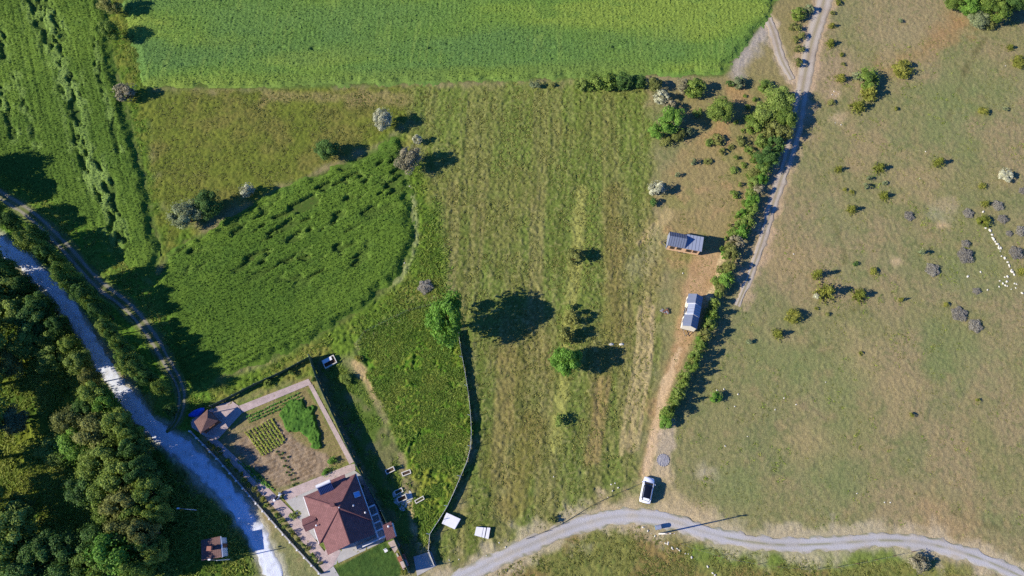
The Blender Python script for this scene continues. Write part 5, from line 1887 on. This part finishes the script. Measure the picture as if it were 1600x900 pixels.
def sheet_stack(px4, z, n, label, strips):
    c = [np.array(P(*p)) for p in px4]
    o = sum(c) / 4
    root = empty("board_stack", (*o, 0))
    tag(root, label, 'boards', 'white board stacks above the grey road')
    c = [q - o for q in c]
    for k in range(n):
        z0 = z * k / n
        for (a, b) in strips:
            jx = random.uniform(-.05, .05)
            lo = lambda u, v: tuple((c[0] * (1 - u) + c[1] * u) * (1 - v) + (c[3] * (1 - u) + c[2] * u) * v + np.array([jx, jx * .5]))
            MB().prism([lo(a, 0), lo(b, 0), lo(b, 1), lo(a, 1)], z0 + (0.0 if k else -.05), z0 + z / n - .012).build("board", M['white_panel'], root)
    return root


sheet_stack([(698, 801), (720, 811), (711, 827), (691, 818)], .7, 5, "white board stack next to the curved fence", [(0, 1)])
sheet_stack([(745, 823), (766, 825), (763, 842), (742, 836)], .6, 3, "white board stack split in three strips on the mown field", [(0, .52), (.55, .72), (.76, 1)])

# left hut below the white road -------------------------------------------
ho = P(333, 860)
lh = empty("brown_roof_shed", (*ho, 0))
tag(lh, "square shed with a brown roof in shade left of white road", 'shed')
q4 = [rel(314, 844, 3.0, ho), rel(314.7, 876.5, 3.0, ho), rel(346.5, 870.5, 3.25, ho), rel(343.5, 838, 3.25, ho)]
slope_roof("roof", [q4], .14, M['hut_roof'], lh)
c = sum((Vector(q) for q in q4), Vector()) / 4
MB().prism([(c.x + (q[0] - c.x) * .9, c.y + (q[1] - c.y) * .9) for q in q4], -0.1, 2.88).build("wall", M['render_white'], lh)
MB().tube((q4[2][0] + .07, q4[2][1], 3.12), (q4[3][0] + .07, q4[3][1], 3.12), .1, .1, 6).build("gutter", M['white_panel'], lh)
q = rel(329, 857, 3.3, ho)
mb = MB().box(q[0] - .28, q[0] + .28, q[1] - .28, q[1] + .28, 2.9, 3.9)
mb.box(q[0] - .34, q[0] + .34, q[1] - .34, q[1] + .34, 3.901, 4.0)
mb.build("chimney", M['terracotta'], lh)
e1, e2 = Vector(q4[2]), Vector(q4[3])
mid = e1.lerp(e2, .5)
dn = (e2 - e1).normalized()
MB().box(mid.x * .9 + .0, mid.x * .9 + .12, mid.y - .45, mid.y + .45, 0, 2.05).build("door", M['timber_dark'], lh)


# poles ------------------------------------------------------------------
def pole(px, py, h, label, arm=None, r=0.12, lamp=False, mat='pole'):
    root = empty("utility_pole" if not lamp else "lamp_post", (*P(px, py), 0))
    tag(root, label, 'pole')
    MB().tube((0, 0, -.1), (0, 0, h), r, r * .65, 10).build("shaft", M[mat], root)
    if arm:
        MB().box(-arm, arm, -.06, .06, h - .5, h - .38).build("crossarm", M['timber_dark'], root)
        for dx in (-arm + .1, 0, arm - .1):
            MB().tube((dx, 0, h - .379), (dx, 0, h - .15), .05, .035, 6).build("insulator", M['white_panel'], root)
    if lamp:
        MB().tube((0, 0, h - .1), (-.9, .1, h + .15), .04, .03, 6).build("arm", M['wire'], root)
        MB().box(-1.3, -.9, 0, .22, h + .08, h + .2, .05).build("lamp_head", M['white_panel'], root)
    return root


pole(1030, 834, 8.6, "pale utility pole with crossarm beside the blue bin", .7, .13)
pole(308, 797, 4.3, "thin lamp post in the dark woodland shade left of the white road", None, .07, True)
pole(359, 874, 5.2, "lamp post beside the brown roofed shed", None, .09, True)

# blue bin ---------------------------------------------------------------
bn = empty("waste_container", (*P(1027, 824), 0), 0.15)
tag(bn, "blue waste container at the edge of the grey road", 'bin')
MB().prism([(-.62, -.5), (.62, -.5), (.62, .5), (-.62, .5)], .18, 1.05, -.08).build("body", M['bin_blue'], bn)
mb = MB()
for i in range(6):
    a0, a1 = math.pi * i / 6, math.pi * (i + 1) / 6
    mb.poly([(-.7, math.cos(a0) * .56, 1.06 + math.sin(a0) * .28), (-.7, math.cos(a1) * .56, 1.06 + math.sin(a1) * .28), (.7, math.cos(a1) * .56, 1.06 + math.sin(a1) * .28), (.7, math.cos(a0) * .56, 1.06 + math.sin(a0) * .28)][::-1])
for sx in (-.7, .7):
    mb.poly([(sx, math.cos(math.pi * i / 6) * .56, 1.06 + math.sin(math.pi * i / 6) * .28) for i in range(7)][::(1 if sx > 0 else -1)])
mb.build("lid", M['metal_light'], bn)
for dx in (-.5, .5):
    for dy in (-.38, .38):
        MB().tube((dx - .03, dy, .09), (dx + .03, dy, .09), .09, .09, 10).build("wheel", M['rubber'], bn)
for dx in (-.74, .74):
    MB().tube((dx, -.2, .9), (dx, .2, .9), .03, .03, 6).build("handle", M['metal_dark'], bn)

bn.scale = (.62, .62, .85)

# car ----------------------------------------------------------------------
p0, p1 = np.array(P(1007.5, 783.5, .6)), np.array(P(1014.5, 748.5, .6))
dv = p1 - p0
cl = float(np.linalg.norm(dv))
car = empty("parked_car", (*((p0 + p1) / 2), 0), math.atan2(dv[1], dv[0]))
tag(car, "white car with a dark glass roof parked where the dirt track meets the grey road", 'car')
L = max(4.05, cl)
Wd = 1.76


def loft(sections, mat, name, parent):
    """sections: list of (x, [(y, z), ...]) rings with equal counts, closed across the top"""
    V, F = [], []
    n = len(sections[0][1])
    for x, ring in sections:
        V += [(x, y, z) for y, z in ring]
    for i in range(len(sections) - 1):
        for j in range(n):
            F.append((i * n + j, i * n + (j + 1) % n, (i + 1) * n + (j + 1) % n, (i + 1) * n + j))
    me = bpy.data.meshes.new(name)
    me.from_pydata(V, [], F + [tuple(reversed(range(n))), tuple(range((len(sections) - 1) * n, len(sections) * n))])
    me.materials.append(mat)
    me.polygons.foreach_set("use_smooth", [True] * len(me.polygons))
    me.update()
    return link(name, me, parent)


def ring(w, zb, zt, sh=.12):
    h = w / 2
    return [(-h * .92, zb), (h * .92, zb), (h, zb + .2), (h, zt - sh), (h * .88, zt), (-h * .88, zt), (-h, zt - sh), (-h, zb + .2)]


hl = L / 2
body = loft([(-hl, ring(Wd * .86, .42, .88)), (-hl + .12, ring(Wd * .95, .3, 1.0)), (-hl + .6, ring(Wd, .24, 1.02)), (0, ring(Wd, .22, 1.0)), (hl * .42, ring(Wd, .24, .98)),
             (hl - .45, ring(Wd * .97, .26, .90)), (hl - .1, ring(Wd * .88, .3, .76)), (hl, ring(Wd * .78, .38, .64))], M['car_white'], "body", car)
g1 = Wd * .86


def gring(w, zt):
    h = w / 2
    return [(-g1 / 2, .97), (g1 / 2, .97), (h, zt - .05), (h * .9, zt), (-h * .9, zt), (-h, zt - .05)]


cab = loft([(-hl + .32, gring(g1 * .92, 1.0)), (-hl + .62, gring(g1 * .88, 1.52)), (-hl + 1.0, gring(g1 * .86, 1.58)), (.35, gring(g1 * .85, 1.57)), (.62, gring(g1 * .86, 1.5)), (1.2, gring(g1 * .96, 1.0))], M['car_black'], "glasshouse", car)
for sy in (-1, 1):
    MB().tube((-hl + .75, sy * g1 * .40, 1.61), (.35, sy * g1 * .40, 1.61), .03, .03, 6).build("roof_rail", M['chrome'], car)
    MB().tube((.62, sy * g1 * .45, 1.50), (1.22, sy * g1 * .5, 1.0), .045, .045, 6).build("pillar", M['car_white'], car)
    MB().tube((-hl + .58, sy * g1 * .45, 1.52), (-hl + .3, sy * g1 * .48, 1.0), .06, .06, 6).build("pillar", M['car_white'], car)
    MB().box(.95, 1.12, sy * (Wd / 2 + .1) - .1, sy * (Wd / 2 + .1) + .1, .98, 1.12, .03).build("mirror", M['car_white'], car)
    MB().box(hl - .32, hl - .06, sy * .58 - .15, sy * .58 + .15, .62, .74, .04).build("headlight", M['lamp_clear'], car)
    MB().box(-hl - .012, -hl + .1, sy * .62 - .1, sy * .62 + .1, .7, .92, .02).build("tail_light", M['lamp_red'], car)
    for wx in (-hl + .78, hl - .8):
        w = MB().tube((wx, sy * (Wd / 2 - .2), .32), (wx, sy * (Wd / 2 + .01), .32), .32, .32, 18).build("wheel", M['rubber'], car)
        MB().tube((wx, sy * (Wd / 2 + .011), .32), (wx, sy * (Wd / 2 + .025), .32), .2, .18, 12).build("rim", M['chrome'], w)
MB().box(-hl - .02, -hl + .08, -.6, .6, .45, .6, .02).build("bumper", M['metal_dark'], car)
MB().box(hl - .12, hl + .015, -.55, .55, .36, .48, .03).build("grille", M['metal_dark'], car)
MB().box(-hl + .35, -hl + .7, -.5, .5, 1.53, 1.60, .05).build("spoiler", M['car_white'], car)

# scooter ---------------------------------------------------------------------
sc = empty("motor_scooter", (*P(437, 775), 0), math.radians(55))
tag(sc, "white motor scooter parked at the corner of the garden path", 'scooter')
loft([(-.75, [(-.12, .55), (.12, .55), (.16, .75), (-.16, .75)]), (-.3, [(-.2, .35), (.2, .35), (.2, .72), (-.2, .72)]), (.05, [(-.18, .28), (.18, .28), (.16, .42), (-.16, .42)]),
      (.35, [(-.18, .28), (.18, .28), (.18, .4), (-.18, .4)])], M['car_white'], "body", sc)
MB().box(-.75, -.05, -.15, .15, .76, .86, .04).build("seat", M['rubber'], sc)
MB().prism([(.36, -.24), (.5, -.2), (.5, .2), (.36, .24)], .3, 1.0, .15).build("leg_shield", M['car_white'], sc)
MB().tube((.4, 0, .95), (.36, 0, 1.1), .05, .05, 8).tube((.34, -.36, 1.12), (.34, .36, 1.12), .025, .025, 6).build("handlebar", M['metal_dark'], sc)
for wx in (-.6, .68):
    w = MB().tube((wx, -.06, .23), (wx, .06, .23), .23, .23, 16).build("wheel", M['rubber'], sc)
    MB().tube((wx, -.07, .23), (wx, .07, .23), .12, .12, 10).build("rim", M['chrome'], w)
MB().box(-1.0, -.72, -.18, .18, .8, 1.12, .05).build("top_box", M['car_white'], sc)


# cabins on trailers -------------------------------------------------------------
def cabin_frame(pa, pb, name, label):
    a, b = np.array(P(*pa)), np.array(P(*pb))
    d = b - a
    L = float(np.linalg.norm(d))
    root = empty(name, (*a, 0), math.atan2(d[1], d[0]))
    tag(root, label, 'cabin')
    return root, L


def undercarriage(root, x0, x1, y0, y1):
    MB().box(x0, x1, y0 + .1, y1 - .1, .38, .55).build("chassis", M['metal_dark'], root)
    for wx in ((x0 + x1) / 2 - .45, (x0 + x1) / 2 + .45):
        for wy in (y0 + .08, y1 - .3):
            w = MB().tube((wx, wy, .32), (wx, wy + .2, .32), .32, .32, 16).build("wheel", M['rubber'], root)
            MB().tube((wx, wy - .01, .32), (wx, wy + .21, .32), .18, .18, 10).build("rim", M['chrome'], w)
    for wx in (x0 + .3, x1 - .3):
        for wy in (y0 + .3, y1 - .3):
            MB().box(wx - .06, wx + .06, wy - .06, wy + .06, -.05, .379).build("jack", M['metal_dark'], root)


def seams(root, polys, step, mat):
    """standing seams of a metal roof, each its own rib"""
    for (e0, e1, r0, r1) in polys:
        e0, e1, r0, r1 = map(Vector, (e0, e1, r0, r1))
        n = max(2, int((e1 - e0).length / step))
        for k in range(n + 1):
            t = k / n
            MB().tube(e0.lerp(e1, t) + Vector((0, 0, .02)), r0.lerp(r1, t) + Vector((0, 0, .02)), .022, .022, 4).build("seam", mat, root)


# upper cabin: timber front, two roof heights (local x along the front, y to the back)
cb, CL = cabin_frame((1040, 391.5), (1088.5, 400.5), "tiny_cabin", "timber fronted cabin with stepped blue grey roofs above the other cabin")
CW = 2.45
m1 = CL * .50
mb = MB()
mb.box(0, m1, 0, CW, .551, 2.7)
mb.poly([(0, 0, 2.7), (0, CW, 2.7), (0, CW / 2, 3.75)][::-1])
mb.poly([(m1, 0, 2.7), (m1, CW, 2.7), (m1, CW / 2, 3.75)])
mb.box(m1 + .003, CL, .003, CW - .003, .551, 2.55)
mb.build("wall", M['timber'], cb)
r1 = slope_roof("roof", [[(-.12, -.12, 2.66), (m1 + .05, -.12, 2.66), (m1 + .05, CW / 2, 3.85), (-.12, CW / 2, 3.85)],
                         [(m1 + .05, CW + .12, 2.66), (-.12, CW + .12, 2.66), (-.12, CW / 2, 3.85), (m1 + .05, CW / 2, 3.85)]], .09, M['metal_grey'], cb)
seams(r1, [((-.12, -.12, 2.66), (m1 + .05, -.12, 2.66), (-.12, CW / 2, 3.85), (m1 + .05, CW / 2, 3.85)), ((-.12, CW + .12, 2.66), (m1 + .05, CW + .12, 2.66), (-.12, CW / 2, 3.85), (m1 + .05, CW / 2, 3.85))], .42, M['metal_dark'])
MB().poly([(-.14, -.05, .8), (-.14, CW + .05, .8), (-.14, CW + .05, 2.6), (-.14, CW / 2, 3.7), (-.14, -.05, 2.6)][::-1]).poly([(-.13, -.05, .8), (-.13, CW + .05, .8), (-.13, CW + .05, 2.6), (-.13, CW / 2, 3.7), (-.13, -.05, 2.6)]).build("end_cladding", M['metal_light'], cb)
r2 = slope_roof("roof", [[(m1 + .06, -.1, 2.62), (CL + .25, -.1, 2.62), (CL + .25, CW + .1, 2.95), (m1 + .06, CW + .1, 2.95)]], .09, M['metal_light'], cb)
seams(r2, [((m1 + .06, -.1, 2.62), (CL + .25, -.1, 2.62), (m1 + .06, CW + .1, 2.95), (CL + .25, CW + .1, 2.95))], .5, M['metal_grey'])
for (x0, x1, z0, z1) in ((.45, 1.1, 1.3, 2.3), (1.6, 2.3, 1.5, 2.4), (m1 + .5, m1 + 1.3, 1.3, 2.2), (m1 + 1.7, m1 + 2.3, 1.4, 2.3)):
    w = MB().box(x0, x1, -.03, .02, z0, z1).build("window", M['glass'], cb)
    f2 = MB()
    for q in ((x0 - .06, x1 + .06, z1, z1 + .06), (x0 - .06, x1 + .06, z0 - .06, z0), (x0 - .06, x0, z0, z1), (x1, x1 + .06, z0, z1)):
        f2.box(q[0], q[1], -.055, -.031, q[2], q[3])
    f2.build("frame", M['timber_dark'], w)
undercarriage(cb, 0, CL, 0, CW)
MB().tube((-.1, .5, .46), (-1.1, CW / 2, .46), .05, .05, 6).tube((-.1, CW - .5, .46), (-1.1, CW / 2, .46), .05, .05, 6).build("drawbar", M['metal_dark'], cb)

# lower cabin: three roof bays, cream wall towards the field (x runs down the west side, y to the back)
cb2, CL2 = cabin_frame((1071.5, 467), (1062, 514.5), "tiny_cabin", "cream walled cabin with three grey roof bays below the timber one")
W2 = 2.3
cuts = [0, CL2 * .30, CL2 * .65, CL2]
zr = [3.35, 3.6, 3.45]
ze = [2.5, 2.7, 2.6]
ins = [0.0, .25, 0.0]
wall = MB()
for k in range(3):
    x0, x1 = cuts[k] + .003, cuts[k + 1] - .003
    wall.box(x0, x1, ins[k], W2 - .003 * k, .551, ze[k] - .02)
    for xx, rev in ((x0, False), (x1, True)):
        t = [(xx, ins[k], ze[k] - .02), (xx, W2 - .003 * k, ze[k] - .02), (xx, W2 / 2, zr[k] - .1)]
        wall.poly(t if rev else t[::-1])
wall.build("wall", M['cream'], cb2)
for k in range(3):
    x0, x1 = cuts[k] - (.1 if k == 0 else -.01), cuts[k + 1] + (.1 if k == 2 else -.01)
    rf = slope_roof("roof", [[(x0, -.1 + ins[k], ze[k]), (x1, -.1 + ins[k], ze[k]), (x1, W2 / 2, zr[k]), (x0, W2 / 2, zr[k])],
                             [(x1, W2 + .1, ze[k]), (x0, W2 + .1, ze[k]), (x0, W2 / 2, zr[k]), (x1, W2 / 2, zr[k])]], .08, M['metal_light'] if k == 1 else M['metal_grey'], cb2)
    seams(rf, [((x0, -.1 + ins[k], ze[k]), (x1, -.1 + ins[k], ze[k]), (x0, W2 / 2, zr[k]), (x1, W2 / 2, zr[k])), ((x0, W2 + .1, ze[k]), (x1, W2 + .1, ze[k]), (x0, W2 / 2, zr[k]), (x1, W2 / 2, zr[k]))], .45, M['metal_grey'])
for xx in cuts[1:3]:
    MB().tube((xx, -.05, 2.62), (xx, W2 / 2, 3.63), .045, .045, 5).tube((xx, W2 / 2, 3.63), (xx, W2 + .05, 2.62), .045, .045, 5).build("roof_trim", M['white_panel'], cb2)
for (x0, x1, z0, z1) in ((.5, 1.1, 1.2, 2.1), (cuts[1] + .3, cuts[1] + 1.3, .7, 2.35), (cuts[2] + .5, cuts[2] + 1.3, 1.2, 2.2)):
    yy = .25 if cuts[1] < x0 < cuts[2] else 0.0
    w = MB().box(x0, x1, yy - .03, yy + .02, z0, z1).build("window", M['glass'], cb2)
    f2 = MB()
    for q in ((x0 - .06, x1 + .06, z1, z1 + .06), (x0 - .06, x1 + .06, z0 - .06, z0), (x0 - .06, x0, z0, z1), (x1, x1 + .06, z0, z1)):
        f2.box(q[0], q[1], yy - .055, yy - .031, q[2], q[3])
    f2.build("frame", M['white_panel'], w)
undercarriage(cb2, 0, CL2, 0, W2)
MB().tube((CL2 + .05, .5, .46), (CL2 + 1.1, W2 / 2, .46), .05, .05, 6).tube((CL2 + .05, W2 - .5, .46), (CL2 + 1.1, W2 / 2, .46), .05, .05, 6).build("drawbar", M['metal_dark'], cb2)


# stones --------------------------------------------------------------------------
def stone_mesh(seed):
    r = random.Random(seed)
    n, m = 9, 5
    V, F = [], []
    for j in range(m + 1):
        t = -0.5 + j / m * (math.pi / 2 + .5)
        for i in range(n):
            a = 2 * math.pi * i / n
            w = r.uniform(.75, 1.15)
            V.append((math.cos(a) * math.cos(t) * w * .5, math.sin(a) * math.cos(t) * w * .4, math.sin(t) * .42 * r.uniform(.85, 1.1)))
    for j in range(m):
        for i in range(n):
            F.append((j * n + i, j * n + (i + 1) % n, (j + 1) * n + (i + 1) % n, (j + 1) * n + i))
    return np_mesh("stone", V, F, None, False, M['white_stone'])


STONES = [stone_mesh(k) for k in range(5)]


def stone_row(pts_px, spacing, smin, smax, label):
    s = resample(pts_px, spacing)
    root = empty("stone_row", (*s[0], 0))
    tag(root, label, 'stone row')
    s = s - s[0]
    for p in s:
        if random.random() < 0.12:
            continue
        o = link("stone", random.choice(STONES), root, (p[0] + random.uniform(-.3, .3), p[1] + random.uniform(-.25, .25), 0.02))
        k = random.uniform(smin, smax)
        o.scale = (k, k * random.uniform(.7, 1.1), k * .8)
        o.rotation_euler = (0, 0, random.uniform(0, 6.28))
    return root


stone_row([(1549, 361), (1554, 373), (1560, 386), (1568, 402), (1576, 416), (1583, 428)], .33, .25, .7, "long row of white stones on the right pasture")
stone_row([(1006, 826), (1022, 837), (1040, 848), (1060, 860), (1080, 869)], .45, .15, .5, "line of pale stones below the utility pole")
stone_row([(1106, 888), (1114, 896), (1122, 905)], .6, .3, .6, "short line of pale stones at the bottom edge")
listed_st = [(1545, 349), (1540, 356), (1536, 331), (1562, 439), (1570, 433), (1574, 432), (1573, 440), (1567, 443), (1571, 446), (1574, 447), (1585, 443), (1588, 444), (1587, 450), (1561, 448), (1580, 452), (1597, 458),
             (1543, 453), (1290, 597), (1225, 622), (1211, 640), (1244, 632), (1339, 771), (1382, 785), (1391, 785), (1148, 635), (1153, 616), (1168, 682), (1120, 610), (1131, 608), (1133, 697),
             (1446, 237), (1437, 279), (1240, 397), (1532, 425), (1512, 432), (1571, 103), (1300, 148), (1303, 143), (1306, 150), (1310, 147), (1314, 195), (1305, 192), (955, 757), (961, 755), (957, 767), (950, 777), (966, 762),
             (780, 848), (790, 855), (702, 875), (717, 874), (760, 868), (640, 291), (645, 325), (632, 411), (697, 464), (640, 480), (920, 680), (1067, 427), (865, 745)]
def stone_place(px, py):
    if px > 1500 and 300 < py < 470:
        return "beside the long stone row"
    if px > 1100 and py < 300:
        return "on the upper pasture"
    if px > 1030:
        return "on the lower pasture"
    return "on the verge above the grey road" if py > 740 else "at the edges of the mown field"


byp = {}
for px, py in sorted(listed_st):
    byp.setdefault(stone_place(px, py), []).append((px, py))
for place, pts in byp.items():
    for k, (px, py) in enumerate(pts):
        o = link("loose_stone", STONES[k % 5], None, (*P(px, py), 0.02))
        s = random.uniform(.28, .55) if 'row' in place else random.uniform(.18, .36)
        o.scale = (s, s * random.uniform(.7, 1.1), s * .8)
        o.rotation_euler = (0, 0, random.uniform(0, 6.28))
        tag(o, f"loose pale stone, {ORD[k]} from the left {place}", 'stone', 'loose pale stones')
for (px, py), lb in (((955, 538), "left of two white lumps on the mown field beside the round tree's shadow"), ((971, 538), "right of two white lumps on the mown field beside the round tree's shadow")):
    o = link("white_lump", STONES[1], None, (*P(px, py), 0.02))
    o.scale = (.85, .6, .5)
    tag(o, lb, 'stone')

# fire ring at the end of the dirt track
fx, fy = P(1036, 719)
fire = empty("stone_ring", (fx, fy, 0))
tag(fire, "round grey stone ring at the lower end of the dirt path", 'stone ring')
n, m = 28, 5
V = [(0, 0, .14)]
F = []
for j in range(1, m + 1):
    for i in range(n):
        a = 2 * math.pi * i / n
        rr_ = 1.0 * j / m
        V.append((math.cos(a) * rr_, math.sin(a) * rr_, .03 + .1 * (1 - j / m) + random.uniform(-.03, .04)))
F3 = [(0, 1 + i, 1 + (i + 1) % n, 1 + (i + 1) % n) for i in range(n)]
me = bpy.data.meshes.new("ash_bed")
me.from_pydata(V, [], [(0, 1 + i, 1 + (i + 1) % n) for i in range(n)] + [(1 + (j - 1) * n + i, 1 + j * n + i, 1 + j * n + (i + 1) % n, 1 + (j - 1) * n + (i + 1) % n) for j in range(1, m) for i in range(n)])
me.materials.append(M['ash'])
link("ash_bed", me, fire)
for i in range(17):
    a = 2 * math.pi * i / 17
    o = link("stone", STONES[i % 5].copy(), fire, (math.cos(a) * .95, math.sin(a) * .95, .02))
    o.data.materials[0] = M['ash']
    o.scale = (.28, .24, .25)
    o.rotation_euler = (0, 0, a + 1.3)

# scrap heap left of the lower cabin and brush pile at the field corner
sp = empty("scrap_heap", (*P(1039, 488), 0))
tag(sp, "dark scrap heap of boards on the trodden grass left of the lower cabin", 'scrap heap')
for i in range(9):
    a = random.uniform(0, 3.14)
    L2 = random.uniform(.5, 1.2)
    cxx, cyy = random.uniform(-.5, .5), random.uniform(-.4, .4)
    z = .05 + .05 * i
    dx, dy = math.cos(a) * L2 / 2, math.sin(a) * L2 / 2
    nx, ny = -math.sin(a) * .12, math.cos(a) * .12
    MB().prism([(cxx - dx + nx, cyy - dy + ny), (cxx + dx + nx, cyy + dy + ny), (cxx + dx - nx, cyy + dy - ny), (cxx - dx - nx, cyy - dy - ny)], z - .04, z).build("board", M[random.choice(['metal_dark', 'timber_dark', 'ash'])], sp)
plant("brush_pile", 663, 447, 26, 1.3, 'dry', 'dry', "grey purple brush pile at the lower corner of the lodged crop", 'brush pile', None)
